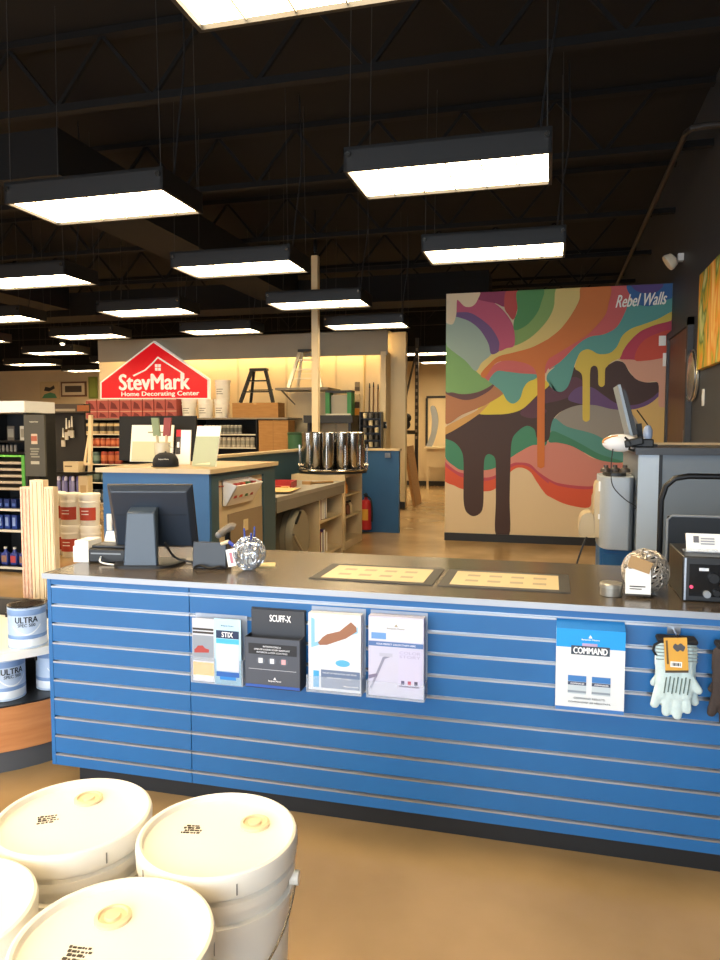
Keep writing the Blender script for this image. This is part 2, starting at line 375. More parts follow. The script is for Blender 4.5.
# ------------------------------------------------------------------ mural
mural = thing('wall_mural_print', 'colourful dripping paint mural covering the partition wall', 'mural', (0, YM, .105))
def fa(u, v): return (440 + u / 6, 280 + v / 6)
def fb(u, v): return (550 + u / 5.538, 280 + v / 5.538)
def fc(u, v): return (440 + u / 6, 400 + v / 6)
def fd(u, v): return (540 + u / 5.538, 380 + v / 5.538)
_ml = [0]
def shape(name, col, *segs, sub=5):
    pts = []
    for f, L_ in segs: pts += [f(u, v) for u, v in L_]
    pts = spline(pts, sub); _ml[0] += 1; y = YM - .0008 - .0004 * _ml[0]; P = []
    for x, yy in pts:
        p = PY(x, yy, YM); q = (min(max(p.x, XM0), XM1 - .002), y, min(max(p.z, .105), ZM))
        if not P or (Vector(q) - Vector(P[-1])).length > 1e-4: P.append(q)
    mb = MB().add(P, [tuple(range(len(P)))])
    part(name, mb, mat('mural_' + col.strip('#'), col, .6), mural, True, smooth=False)
part('mural_sheet', MB().box(XM0, XM1 - .001, YM - .0008, YM, .105, ZM), mat('mural_cream', '#d8c3a0', .6), mural, True)
CR_BR = '#3f2a28'
shape('tan_field', '#cfae6c', (lambda x, y: (x, y), [(600, 395), (675, 380), (675, 470), (600, 470)]), sub=1)
shape('orange_band', '#cf5436', (fc, [(20, 350), (90, 405), (140, 430), (260, 440), (335, 410), (425, 380), (480, 370), (540, 380), (600, 430)]), (fd, [(60, 545), (150, 570), (300, 580), (285, 640), (270, 706), (150, 690), (60, 650)]), (fc, [(630, 560), (580, 490), (540, 430), (480, 405), (425, 430), (335, 530), (260, 548), (140, 535), (90, 515), (20, 475)]))
shape('magenta_band', '#b54456', (fc, [(20, 345), (90, 405), (140, 430), (260, 440), (335, 410), (425, 375), (480, 370), (540, 380), (600, 430)]), (fd, [(60, 540), (150, 565), (300, 570), (290, 602), (200, 602), (100, 585), (50, 562)]), (fc, [(650, 500), (590, 450), (540, 405), (480, 388), (425, 405), (335, 468), (260, 485), (140, 465), (90, 440), (20, 385)]))
shape('pink_swath', '#c98277', (fc, [(20, 340), (90, 395), (140, 420), (260, 420), (335, 400), (425, 345), (520, 285), (600, 258)]), (fd, [(20, 340), (100, 345), (200, 375), (300, 435), (450, 455), (430, 520), (350, 570), (290, 588), (200, 585), (100, 570), (45, 545)]), (fc, [(590, 430), (540, 385), (480, 375), (425, 385), (335, 450), (260, 465), (140, 440), (90, 420), (20, 360)]))
shape('green_swath', '#3c8468', (fc, [(30, 225), (300, 130), (600, 130), (640, 265), (560, 270), (480, 310), (425, 345), (335, 405), (260, 422), (140, 422), (90, 400), (30, 340)]))
shape('grey_hill', '#8f8b84', (fd, [(50, 335), (62, 250), (100, 190), (170, 148), (250, 136), (330, 130), (430, 150), (520, 200), (560, 300), (580, 430), (400, 400), (200, 320)]))
shape('teal_band', '#4f8f88', (fd, [(78, 212), (150, 258), (300, 300), (400, 360), (500, 440), (480, 455), (380, 440), (250, 370), (130, 310), (62, 290)]))
shape('green_band', '#3a7d62', (fd, [(64, 284), (130, 305), (230, 355), (330, 410), (450, 448), (440, 458), (370, 452), (300, 432), (180, 368), (100, 347), (48, 342)]))
shape('brown_flow', CR_BR, (fc, [(30, 208), (150, 140), (235, 80), (330, 70), (430, 55), (530, 0)]), (fa, [(590, 680), (650, 630), (720, 600)]), (fb, [(60, 560), (120, 490), (180, 480), (240, 470), (300, 480), (340, 460), (370, 448), (410, 460), (440, 510), (480, 550), (530, 567), (590, 565), (600, 575), (600, 640), (540, 690), (450, 716), (350, 716), (260, 695), (200, 690), (130, 700), (60, 730)]), (fd, [(75, 215), (60, 260), (54, 310)]), (fc, [(645, 245), (625, 252), (595, 245), (578, 220), (565, 175), (520, 155), (465, 190), (430, 250), (422, 420), (418, 600), (416, 815), (335, 815), (335, 600), (335, 420), (330, 350), (300, 325), (275, 335), (264, 380), (262, 500), (260, 620), (245, 675), (200, 697), (158, 670), (142, 610), (141, 500), (140, 350), (120, 290), (80, 250), (30, 230)]))
shape('plum_flow', '#553042', (fa, [(480, 800), (560, 720), (640, 650), (720, 640)]), (fb, [(60, 620), (120, 540), (180, 560), (160, 620), (60, 665), (-40, 690)]), (fa, [(640, 790), (560, 830)]))  # plum coloured shape of the mural print
shape('purple_pool', '#5e4372', (fb, [(100, 660), (130, 610), (180, 588), (240, 598), (300, 640), (380, 688), (480, 690), (560, 655), (600, 622), (600, 645), (540, 692), (450, 718), (350, 716), (260, 695), (200, 690), (150, 682)]))
shape('salmon_field', '#cf9c84', (fb, [(380, 436), (470, 440), (560, 440), (650, 420), (675, 415), (675, 700), (625, 705), (600, 690), (598, 570), (530, 567), (475, 548), (437, 500), (410, 458)]))
shape('crimson_hill', '#b2384e', (fb, [(388, 436), (400, 400), (440, 340), (500, 285), (570, 248), (675, 215), (680, 330), (670, 412), (600, 437), (520, 446), (450, 441)]))
shape('vermilion_hill', '#c44a36', (fb, [(470, 444), (482, 385), (520, 335), (580, 302), (675, 278), (680, 350), (670, 410), (600, 436), (530, 447)]))
shape('rose_flow', '#c75b58', (fb, [(300, 40), (450, 30), (448, 100), (415, 180), (370, 260), (300, 305), (220, 320), (150, 365), (60, 455), (0, 495)]), (fa, [(650, 530), (628, 560), (620, 450), (700, 380)]), (fb, [(60, 350), (180, 280), (260, 200), (300, 120)]))
shape('teal_flow', '#55978f', (fb, [(680, 90), (600, 128), (500, 135), (440, 120), (415, 180), (370, 260), (300, 300), (220, 315), (150, 360), (60, 450), (0, 490)]), (fa, [(690, 520), (648, 560), (640, 600), (662, 640), (700, 668)]), (fb, [(20, 610), (60, 620), (95, 595), (118, 540), (140, 460), (165, 410), (200, 392), (270, 415), (330, 410), (370, 375), (400, 315), (450, 275), (520, 250), (600, 220), (680, 180)]))
shape('blue_field', '#2f5e94', (fb, [(440, 20), (680, 10), (680, 92), (640, 112), (590, 135), (540, 146), (480, 132), (446, 90)]))
shape('violet_field', '#55407c', (fb, [(455, 20), (620, 20), (600, 60), (550, 76), (490, 66), (460, 45)]))
shape('yellow_flow', '#cdb64a', (fb, [(680, 175), (600, 215), (520, 245), (450, 270), (400, 310), (370, 370), (330, 405), (270, 410), (230, 390), (200, 385), (165, 405), (142, 460), (140, 492), (165, 510), (179, 540), (180, 650), (180, 760), (186, 778), (200, 785), (214, 778), (220, 760), (221, 650), (222, 510), (235, 478), (258, 480), (266, 510), (267, 570), (273, 586), (285, 592), (298, 586), (303, 570), (305, 500), (315, 480), (340, 455), (370, 440), (390, 428), (410, 380), (450, 330), (500, 285), (580, 250), (680, 220)]), sub=6)
shape('light_green_arc', '#7fa056', (fa, [(600, 50), (720, 40), (690, 165), (645, 250), (560, 340), (450, 400), (440, 300), (520, 265), (580, 200), (605, 130)]))
shape('cream_arc', '#d4bd72', (fb, [(45, 30), (190, 30), (162, 110), (120, 190), (60, 270), (0, 325)]), (fa, [(640, 362), (550, 410), (440, 442), (350, 464), (290, 515), (245, 570), (213, 545), (250, 493), (310, 438), (400, 408), (480, 383), (560, 333), (640, 248), (682, 165)]))
shape('rose_left', '#c4605c', (fa, [(262, 600), (285, 555), (340, 500), (420, 478), (510, 480), (580, 520), (585, 570), (480, 565), (400, 555), (340, 550), (298, 602)]))
shape('lemon_pool', '#d9c23e', (fa, [(232, 802), (238, 755), (300, 730), (385, 670), (480, 620), (580, 585), (655, 628), (585, 690), (500, 770), (420, 800), (330, 807)]))
shape('tan_slope', '#a9714a', (fa, [(30, 660), (80, 695), (150, 712), (220, 700), (300, 650), (330, 630), (385, 675), (300, 735), (240, 765), (130, 810), (30, 860)]))
shape('ochre_slope', '#c99a58', (fa, [(300, 735), (240, 800), (232, 806)]), (fc, [(150, 142), (30, 208), (30, 165), (130, 110), (200, 75)]))
shape('dark_arc', '#5c3a3c', (fa, [(25, 640), (80, 670), (150, 680), (240, 660), (325, 622), (300, 662), (220, 707), (150, 720), (80, 702), (25, 675)]))
shape('leaf_field', '#74a060', (fa, [(25, 370), (150, 478), (215, 545), (245, 572), (300, 612), (318, 625), (240, 668), (150, 685), (80, 675), (25, 645)]))
shape('sage_circle', '#93a79a', (fa, [(25, 245), (100, 213), (170, 243), (240, 298), (290, 380), (312, 440), (250, 498), (213, 546), (150, 482), (25, 375)]))
shape('violet_arc', '#6a4a78', (fa, [(60, 180), (170, 192), (240, 228), (310, 288), (358, 370), (358, 424), (308, 445), (290, 380), (240, 300), (170, 245), (60, 208)]))
shape('pink_arc', '#b9506a', (fa, [(60, 125), (230, 100), (320, 135), (390, 195), (440, 280), (447, 390), (400, 410), (355, 426), (355, 370), (310, 290), (240, 230), (170, 195), (60, 190)]))
shape('plum_top', '#8c2f52', (fa, [(228, 70), (405, 60), (392, 158), (330, 140), (228, 116)]))
shape('red_top', '#b8453c', (fa, [(400, 60), (475, 60), (468, 160), (442, 238), (410, 208), (386, 160)]))
shape('green_top', '#4c8a4c', (fa, [(468, 60), (618, 50), (606, 140), (580, 203), (520, 272), (448, 302), (444, 245), (465, 180)]))
shape('teal_drop', '#5c9a90', (fa, [(295, 602), (340, 548), (400, 550), (480, 560), (582, 568), (575, 592), (530, 612), (500, 652), (480, 712), (440, 742), (402, 722), (372, 672), (325, 632)]))
shape('orange_flow', '#c8702e', (fb, [(180, 30), (330, 30), (322, 140), (302, 200), (250, 262), (200, 310), (100, 372), (0, 432)]), (fa, [(655, 470), (632, 520), (630, 600), (628, 800)]), (fc, [(628, 200), (627, 385), (620, 402), (605, 410), (590, 402), (584, 385), (583, 200)]), (fa, [(583, 800), (583, 600), (570, 542), (540, 512), (480, 492), (400, 484), (330, 505), (272, 585), (245, 565), (290, 510), (350, 460), (440, 436), (550, 405), (640, 360)]), (fb, [(0, 320), (60, 270), (120, 190), (162, 110)]), sub=6)
shape('cream_patch', '#d9c6a4', (fa, [(30, 60), (228, 60), (226, 120), (195, 158), (150, 160), (112, 124), (102, 130), (98, 210), (80, 262), (52, 265), (30, 230)]))
c_ = PY(641, 300, YM)
part('lettering', textmb('Rebel Walls', (c_.x, YM - .022, c_.z), (.60, 0, .02), (0, 0, .155), .012, .4), flat('#f4f0e4'), mural, True, label='white script lettering')

# ------------------------------------------------------------------ service counter
XC0, XC1, YC, ZT = -1.985, 1.30, 2.50, .905
cn = thing('service_counter', 'long blue slatwall service counter with dark top and aluminium edging', 'counter', (-.3, 2.9, 0))
part('carcass', MB().box(XC0 + .018, XC1, YC + .022, 3.2, .1, ZT - .021), M_blue, cn, True)
part('end_panel', MB().box(XC0, XC0 + .018, YC, 3.22, .1, ZT - .021), M_blue, cn, True)
part('toe_kick', MB().box(XC0 + .075, XC1, YC + .075, YC + .09, 0, .1).box(XC0 + .075, XC0 + .09, YC + .09, 3.2, 0, .1), M_black, cn, True)
G = [.148 + .0785 * i for i in range(10)]
seams = [XC0 + .018, -1.343, XC1]
for a_, b_ in zip(seams[:-1], seams[1:]):
    zs = [.1] + [g for g in G] + [ZT - .021]
    for i in range(len(zs) - 1):
        z0 = zs[i] + (.0055 if i else 0); z1 = zs[i + 1] - (.0055 if i < len(zs) - 2 else 0)
        part('slat', MB().box(a_ + .0012, b_ - .0012, YC, YC + .022, z0, z1), M_blue, cn, True, bev=.0012)
    for g in G:
        part('slat_insert', MB().box(a_ + .0012, b_ - .0012, YC + .004, YC + .021, g - .0055, g - .0005).box(a_ + .0012, b_ - .0012, YC + .016, YC + .021, g - .0005, g + .0055).box(a_ + .0012, b_ - .0012, YC - .0015, YC + .004, g - .0072, g - .001), M_alu, cn, True)
part('countertop', MB().box(XC0 - .01, XC1, YC - .008, 3.27, ZT - .021, ZT), M_dark, cn, True)
part('edge_trim', MB().box(XC0 - .014, XC1, YC - .013, YC - .008, ZT - .0205, ZT + .001).box(XC0 - .014, XC0 - .01, YC - .008, 3.27, ZT - .0205, ZT + .001), mat('satin_edge_trim', '#a3a6ab', .4, metal=.85), cn, True)

# mats let into the countertop
for i, (xa, xb, lab) in enumerate(((-.87, -.46, 'beige printed sheet on a dark counter mat nearer the pen cup'), (-.36, .04, 'beige printed sheet on a dark counter mat nearer the silver wicker ball'))):
    t = thing('counter_mat', lab, 'mat', ((xa + xb) / 2, 2.82, ZT), group='sheets lying on the counter')
    w_ = (xb - xa) / 2
    part('mat_pad', MB().box(-w_ - .04, w_ + .04, -.16, .17, .0005, .003), M_black, t)
    sh = part('sheet', MB().box(-w_, w_, -.125, .135, .003, .004), flat('#d8c49a', .35), t)
    for r_ in range(2):
        for k in range(4): part('printed_block', MB().box(-w_ + .05 + k * .085, -w_ + .1 + k * .085, -.06 + r_ * .1, -.025 + r_ * .1, .004, .0043), flat('#a89a80', .4), sh)

# ------------------------------------------------------------------ pails
M_capred = mat('lid_cap_tan', '#e2cda6', .5); M_ink = flat('#3c342c')
def make_pail(loc, label, rz, cap=(.05, .06), ink=(-.05, -.03)):
    t = thing('paint_pail', label, 'pail', loc, rz, 'stacked white pails')
    body = part('pail_body', MB().lathe([(.128, 0), (.132, .004), (.142, .26), (.150, .262), (.151, .275), (.144, .279), (.145, .300), (.153, .302), (.153, .318), (.146, .322), (.147, .345)], 48), M_pail, t)
    lid = part('lid', MB().lathe([(.150, .330), (.156, .331), (.1575, .362), (.155, .369), (.150, .371), (.145, .369), (.142, .359), (.136, .357), (.06, .359), (.001, .360)], 56), M_pail, t)
    for k in range(5):
        a_ = 2 * PI * k / 5 + .2; part('tear_slot', MB().obox((.1572 * math.cos(a_), .1572 * math.sin(a_), .346), (.0012 * -math.sin(a_), .0012 * math.cos(a_), 0), (.0008 * math.cos(a_), .0008 * math.sin(a_), 0), (0, 0, .010)), flat('#8c8880'), lid)
    cp = part('spout_cap', MB().lathe([(.030, .358), (.030, .364), (.024, .366), (.022, .362), (.014, .362), (.012, .366), (.001, .366)], 24, (cap[0], cap[1], 0)), M_capred, lid)
    rnd = random.Random(int(ink[0] * 1000) + int(cap[0] * 3000))
    for r_ in range(4):
        x = ink[0] - .026 + rnd.uniform(0, .008)
        while x < ink[0] + rnd.uniform(.006, .022):
            w_ = rnd.uniform(.002, .009); y = ink[1] - .014 + r_ * .0085
            part('ink_print', MB().box(x, x + w_, y, y + rnd.uniform(.002, .005), .3555, .3603), M_ink, lid); x += w_ + rnd.uniform(.001, .003)
    for sx in (-1, 1): part('handle_ear', MB().cyl((sx * .146, 0, .29), (sx * .163, 0, .29), .013, 12), M_pail, t)
    pts = [((.1545 + .002 * abs(math.cos(a_))) * math.cos(a_), -(.1545 + .002 * abs(math.cos(a_))) * math.sin(a_), .285 - .15 * math.sin(a_)) for a_ in [PI * i / 24 for i in range(25)]]
    part('wire_handle', MB().tube(pts, .0022, 6), M_steel, t)
    for ch in t.children_recursive: ch.data.transform(Matrix.Diagonal((.94, .94, 1, 1)))
    return t
PSP = [((-.888, 1.175), 'white pail, topmost of the stack nearest the curved wooden display', .5, (.02, .075), (-.05, .01)),
       ((-.588, 1.19), 'white pail, topmost of the stack nearest the brochure holders and open floor', .15, (.062, .052), (-.055, .02)),
       ((-.612, .892), 'white pail, topmost of the stack on the open floor side, farther from the counter', .1, (-.03, .055), (-.04, -.03)),
       ((-.915, .872), 'white pail, topmost of the stack farthest from the counter and open floor', .8, (.02, .07), (-.05, 0))]
for (x, y), lab, rz, cap, ink in PSP:
    up_ = make_pail((x, y, .372), lab, rz, cap, ink)
    make_pail((x, y, 0), 'white pail at the bottom of a stack of two', rz + .4, cap, ink)

# ------------------------------------------------------------------ curved display with cans
CX, CY, R = -2.66, 3.0, .60
def dpoly(r, yb=3.2, n=28):
    a0 = math.asin((yb - CY) / r); return [(r * math.cos(a), r * math.sin(a)) for a in [a0 - (PI + 2 * a0) * i / n for i in range(n + 1)]]
def dprism(r, z0, z1, yb=3.2): return MB().prism(dpoly(r, yb), (0, 0, z0), (1, 0, 0), (0, 1, 0), (0, 0, z1 - z0))
ds = thing('curved_display', 'curved wooden end display with dark base and white shelf beside the blue counter', 'display', (CX, CY, 0))
part('kick_base', dprism(.585, 0, .095), mat('charcoal_base', '#4a4d52', .5), ds)
part('curved_fascia', dprism(.60, .095, .29), M_wood, ds)
part('deck', dprism(.595, .29, .297), M_black, ds)
part('back_panel', MB().box(-.56, .56, .16, .198, .297, .60), mat('dark_panel', '#2b2723', .6), ds)
part('shelf', dprism(.575, .496, .516, 3.15), M_white, ds)
part('price_rail', MB().lathe([(.575, .49), (.580, .49), (.580, .525), (.575, .525)], 40, (0, 0, 0), PI * 1.0, PI * 2.0, False), M_white, ds)
M_canlid = mat('dark_can_lid', '#332c28', .3, metal=.6); M_can = mat('pale_blue_can_label', '#b9cbe2', .35)
M_canb = mat('can_blue_band', '#7f9dc9', .35); M_canw = mat('can_white', '#e6ecf2', .35)
def make_can(face):
    t = thing('paint_can', 'dark lidded pale blue paint can lettered ultra on the curved display shelf', 'paint can', (0, 0, 0))
    part('can_body', MB().lathe([(.080, 0), (.083, .002), (.083, .006), (.0815, .008), (.0815, .180), (.083, .182), (.083, .187)], 36), M_can, t)
    lb = part('label_band', MB().lathe([(.0818, .045), (.0822, .046), (.0822, .060), (.0818, .061)], 36, cap=False), M_canb, t)
    part('label_foot', MB().lathe([(.0818, .010), (.0822, .011), (.0822, .043), (.0818, .044)], 36, cap=False), M_canw, t)
    part('label_top', MB().lathe([(.0818, .150), (.0822, .151), (.0822, .174), (.0818, .176)], 36, cap=False), M_canb, t)
    part('lid', MB().lathe([(.083, .184), (.083, .190), (.079, .192), (.076, .189), (.070, .187), (.001, .187)], 36), M_canlid, t)
    sw_ = []
    for i in range(13):
        a = -.75 + 1.5 * i / 12; sw_.append((a, .062 + .04 * (a / .75) ** 2))
    q = MB()
    for (a, z), (a2, z2) in zip(sw_[:-1], sw_[1:]):
        an = lambda s_: (.0824 * math.sin(s_), -.0824 * math.cos(s_))
        (xa, ya), (xb, yb) = an(a), an(a2); q.add([(xa, ya, z), (xb, yb, z2), (xb, yb, z2 + .007), (xa, ya, z + .007)], [(0, 1, 2, 3)])
    part('label_swoosh', q, M_canw, t)
    part('brand_lettering', textmb('ULTRA', (0, -.083, .132), (.098, 0, 0), (0, 0, .027), .02, wrap=(0, 0, .0828)), flat('#0e1622'), t)
    part('type_lettering', textmb('SPEC 500', (0, -.083, .108), (.075, 0, 0), (0, 0, .014), .012, wrap=(0, 0, .0828)), flat('#26303c'), t)
    for s in (-1, 1): part('handle_ear', MB().cyl((s * .0815, 0, .145), (s * .088, 0, .145), .011, 10), M_canlid, t)
    part('bail_wire', MB().tube([(.088 * math.cos(a), .088 * math.sin(a) - .0, .145 - .03 * abs(math.sin(a))) for a in [PI * i / 14 for i in range(15)]], .0015, 5), M_steel, t)
    return t
can0 = make_can(0)
spots = []
for lev, zz in ((0, .297), (1, .516)):
    for k in range(5):
        ang = math.radians(-131 + 27 * k + (3 if lev == 0 else 15)); spots.append((lev, zz, CX + .46 * math.cos(ang), CY + .46 * math.sin(ang)))
first = True
for lev, zz, x, y in spots:
    rz = math.atan2(0 - y, 0 - x) + PI / 2 + (.35 if lev == 0 else -.05)
    lab = 'pale blue ultra paint can on the %s of the curved display' % ('white upper shelf' if lev else 'dark lower deck')
    if first: can0.location = (x, y, zz); can0.rotation_euler = (0, 0, rz); can0['label'] = lab; can0['group'] = 'cans on the curved display deck'; first = False
    else: copy_tree(can0, None, (x, y, zz), rz, lab, 'cans on the curved display shelf' if lev else 'cans on the curved display deck')
# upright trim boards
M_pine = mat('pale_pine', '#e6d2b0', .6, col2='#d9bf96', scale=6, stretch=(8, 8, .6)); M_pink = mat('pinkish_primed_wood', '#e3c3a8', .6, col2='#d9a98c', scale=14, stretch=(4, 4, 3))
for (x0, x1, yt, m_, lab, off) in ((20, 30.5, 487, M_pink, 'pinkish flat trim board standing upright behind the curved display', 0), (30.5, 44, 480, M_pine, 'tallest fluted pale trim board standing upright behind the curved display', .004), (44, 53.5, 487, M_pine, 'grooved pale trim board standing upright nearest the blue counter', 0)):
    pa, pb = PY(x0, 500, 3.32), PY(x1, 500, 3.32); zt = PY((x0 + x1) / 2, yt, 3.32).z; wv = pb.x - pa.x
    t = thing('trim_board', lab, 'trim board', ((pa.x + pb.x) / 2, 3.34, 0), 0, 'upright trim boards')
    part('board', MB().box(-wv / 2 + .001, wv / 2 - .001, -.02 - off, .02, 0, zt), m_, t)
    for k in range(3):
        xx = -wv / 2 + wv * (k + .5) / 3; part('moulded_ridge', MB().box(xx - .006, xx + .005, -.026 - off, -.02 - off, 0.0, zt - .01), m_, t, bev=.002)

# ------------------------------------------------------------------ brochure holders on the slatwall
AX = Vector((1, 0, 0)); AZ = Vector((0, 0, 1))
def wx(x, y, Y): return PY(x, y, Y).x
def wz(x, y, Y): return PY(x, y, Y).z
def card(name, par, x0, x1, z0, z1, y, m_, th=.0012): return part(name, MB().box(x0, x1, y, y + th, z0, z1), m_, par, True)
def prt(name, par, s, xc, zc_, w_, h_, y, m_, bold=.012, shear=0): return part(name, textmb(s, (xc, y, zc_), (w_, 0, 0), (0, 0, h_), bold, shear), m_, par, True)
def holder(name, lab, x0, x1, z0, z1, dep, mat_body, zfront=None, clear=True):
    t = thing(name, lab, 'brochure holder', ((x0 + x1) / 2, YC, z0), 0, 'brochure holders on the slatwall')
    yb = YC - .002; yf = YC - dep; zf = zfront or z0 + (z1 - z0) * .7
    th = .003
    part('back_plate', MB().box(x0, x1, yb - th, yb, z0, z1), mat_body, t, True)
    part('tray', MB().box(x0, x1, yf, yb - th, z0, z0 + th).box(x0, x0 + th, yf, yb - th, z0 + th, zf).box(x1 - th, x1, yf, yb - th, z0 + th, zf), mat_body, t, True)
    part('front_plate', MB().box(x0 + th, x1 - th, yf, yf + th, z0 + th, zf), M_clear if clear else mat_body, t, True)
    part('mount_hook', MB().box((x0 + x1) / 2 - .03, (x0 + x1) / 2 + .03, YC - .002, YC - .0002, z1 - .03, z1 - .024), M_clear, t, True)
    return t, yb - th, yf + th
M_frost = mat('frosted_acrylic', '#cfdcee', .2, alpha=.45)
# 1: two rack cards
Yh = 2.455
x0, xm, x1 = wx(191, 650, Yh), wx(214.5, 650, Yh), wx(243, 650, Yh); z1, z0 = wz(216, 617, Yh), wz(216, 684, Yh)
t, yb, yf = holder('rack_card_holder', 'clear two pocket holder with a yellow car card and a blue STIX card', x0, x1, z0, z1, .05, M_frost, z0 + .10)
yc = yf + .003
c1 = card('car_rack_card', t, x0 + .006, xm - .002, z0 + .006, z1 - .01, yc, flat('#c9ccd6'), .004)
card('band', c1, x0 + .008, xm - .004, z1 - .055, z1 - .047, yc - .0006, flat('#3a3430')); card('band', c1, x0 + .008, xm - .004, z1 - .068, z1 - .060, yc - .0006, flat('#3a3430'))
card('photo', c1, x0 + .008, xm - .004, z0 + .085, z1 - .075, yc - .0006, flat('#8f98a4')); 
xw = xm - x0
part('car_print', MB().prism([(0, 0), (.06 * 1, .004), (.062, .016), (.045, .020), (.035, .030), (.015, .028), (.006, .017), (0, .014)], (x0 + .014, yc - .0012, z0 + .115), AX * min(1, (xw - .024) / .062), AZ, (0, .0006, 0)), flat('#a8403c'), c1, True)
card('yellow_panel', c1, x0 + .008, xm - .004, z0 + .028, z0 + .08, yc - .0006, flat('#f0b23e')); card('white_oval', c1, x0 + .018, xm - .014, z0 + .014, z0 + .03, yc - .0008, flat('#fbf3d8'))
c2 = card('blue_rack_card', t, xm + .002, x1 - .006, z0 + .002, z1 - .004, yc - .006, flat('#b9ddf2'), .004)
y2 = yc - .0068; xc = (xm + x1) / 2 - .002; hw = (x1 - xm) / 2 - .012
card('dark_title', c2, xc - hw, xc + hw, z1 - .078, z1 - .048, y2, flat('#1b2f52')); prt('title_lettering', c2, 'STIX', xc, z1 - .063, hw * 1.0, .020, y2 - .0004, flat('#ffffff'), .02)
card('cyan_band', c2, xc - hw, xc + hw, z1 - .098, z1 - .080, y2, flat('#49b4e4')); card('photo', c2, xc - hw, xc + hw, z0 + .055, z1 - .1, y2, flat('#c8cfe4'))
part('brush_print', MB().prism([(0, 0), (.035, .03), (.04, .025), (.045, .03), (.036, .042), (.028, .036), (-.004, .006)], (xc - .02, y2 - .0006, z0 + .065), AX, AZ, (0, .0004, 0)), flat('#f4f4f8'), c2, True)
card('blue_strip', c2, xc - hw, xc + hw, z0 + .034, z0 + .052, y2, flat('#2a62b4')); card('blue_foot', c2, xc - hw * .7, xc + hw * .7, z0 + .022, z0 + .034, y2, flat('#2a86d4'))
prt('small_logo', c2, 'Benjamin Moore', xc, z1 - .030, hw * 1.1, .006, y2, flat('#23466e'))
# 2: dark SCUFF-X
Yh = 2.44
x0, x1 = wx(246, 650, Yh), wx(301, 650, Yh); z1, z0 = wz(275, 610, 2.47), wz(272, 688, Yh)
t, yb, yf = holder('scuff_brochure_holder', 'charcoal brochure holder headed SCUFF-X with three small tins printed', x0, x1, z0, z1, .07, flat('#2c3038'), z0 + .19, False)
md = flat('#4a505c', .35); card('header_card', t, x0 + .004, x1 - .001, z0 + .15, z1 - .004, yb - .012, flat('#3a3d44'), .008)
prt('title_lettering', t, 'SCUFF-X', (x0 + x1) / 2 + .012, z1 - .035, .085, .026, yb - .0128, flat('#ffffff'), .02)
yf = YC - .07; fp = card('front_card', t, x0 + .002, x1 - .002, z0 + .014, z0 + .188, yf - .0013, md); yy = yf - .002
card('dark_band', fp, x0 + .015, x1 - .012, z0 + .128, z0 + .168, yy, flat('#23262c'))
for k, (s, w_) in enumerate((('INTRODUCING A', .07), ('ONE-OF-A-KIND SCUFF RESISTANT', .14), ('INTERIOR LATEX COATING', .12))): prt('print_line', fp, s, (x0 + x1) / 2, z0 + .158 - .011 * k, w_, .006, yy - .0004, flat('#e8ecf4'))
for k, cc in enumerate(('#e8ecf2', '#dfe4ee', '#e0a8b0')):
    xq = (x0 + x1) / 2 - .045 + .045 * k; o_ = MB().lathe([(.012, 0), (.012, .0005)], 20); o_.v = [Vector((xq + p.x * 1.35, yy - p.z, z0 + .105 + p.y * 1.2)) for p in o_.v]
    oo = part('tin_disc', o_, flat('#5c6472'), fp, True); part('tin_print', MB().box(xq - .008, xq + .008, yy - .0012, yy - .0006, z0 + .096, z0 + .114), flat(cc), fp, True)
card('rule', fp, x0 + .015, x1 - .015, z0 + .071, z0 + .0725, yy, flat('#c8ccd6')); prt('small_logo', fp, 'Benjamin Moore', (x0 + x1) / 2 + .01, z0 + .030, .05, .008, yy, flat('#eef0f6'))
part('logo_triangle', MB().prism([(0, 0), (.012, 0), (.006, .009)], ((x0 + x1) / 2 + .004, yy - .0004, z0 + .036), AX, AZ, (0, .0004, 0)), flat('#eef0f6'), fp, True)
card('blue_base_strip', t, x0 + .002, x1 - .002, z0 + .0035, z0 + .0135, yf - .0013, flat('#2c58b0'))
# 3: white wall-painting brochure
x0, x1 = wx(307, 650, Yh), wx(362, 650, Yh); z1, z0 = wz(335, 609, 2.47), wz(333, 693, Yh)
t, yb, yf = holder('painting_brochure_holder', 'white brochure in holder showing a forearm smoothing a wall', x0, x1, z0, z1, .07, M_frost, z0 + .06)
br = card('brochure', t, x0 + .005, x1 - .005, z0 + .006, z1 - .012, YC - .058, flat('#dde1e8'), .035); yy = YC - .0588; xa, xb, za, zb = x0 + .006, x1 - .006, z0 + .008, z1 - .014; w_ = xb - xa; h_ = zb - za
def poly(name, par, pts, col, lift=0): return part(name, MB().prism(pts, (xa, yy - lift, za), AX * w_, AZ * h_, (0, .0005, 0)), flat(col), par, True)
poly('blue_stroke', br, [(.05, .55), (.95, .78), (.95, .86), (.12, .62), (.12, .93), (.05, .95)], '#8cc4e8')
poly('forearm_print', br, [(.18, .62), (.28, .70), (.36, .74), (.6, .79), (.82, .92), (.92, .86), (.93, .80), (.72, .70), (.5, .64), (.36, .60), (.22, .59)], '#9a6a50', .0006)
poly('blue_oval', br, [(.66 + .14 * math.cos(a), .37 + .045 * math.sin(a)) for a in [2 * PI * i / 20 for i in range(20)]], '#5ab2dc', .0006)
poly('grey_panel', br, [(.24, .03), (.99, .03), (.99, .27), (.24, .27)], '#6a7c9c', .0006); poly('blue_square', br, [(.09, .03), (.20, .03), (.20, .25), (.09, .25)], '#48a8dc', .0006)
for k in range(2): prt('print_line', br, 'THE ART OF PREPARATION AND REPAIR' if k == 0 else 'FOR EVERY WALL', xa + w_ * .6, za + h_ * (.23 - .06 * k), w_ * (.66 - .2 * k), .005, yy - .0012, flat('#dfe6f0'))
prt('small_logo', br, 'Benjamin Moore', xa + w_ * .82, za + h_ * .07, w_ * .28, .005, yy - .0012, flat('#ffffff'))
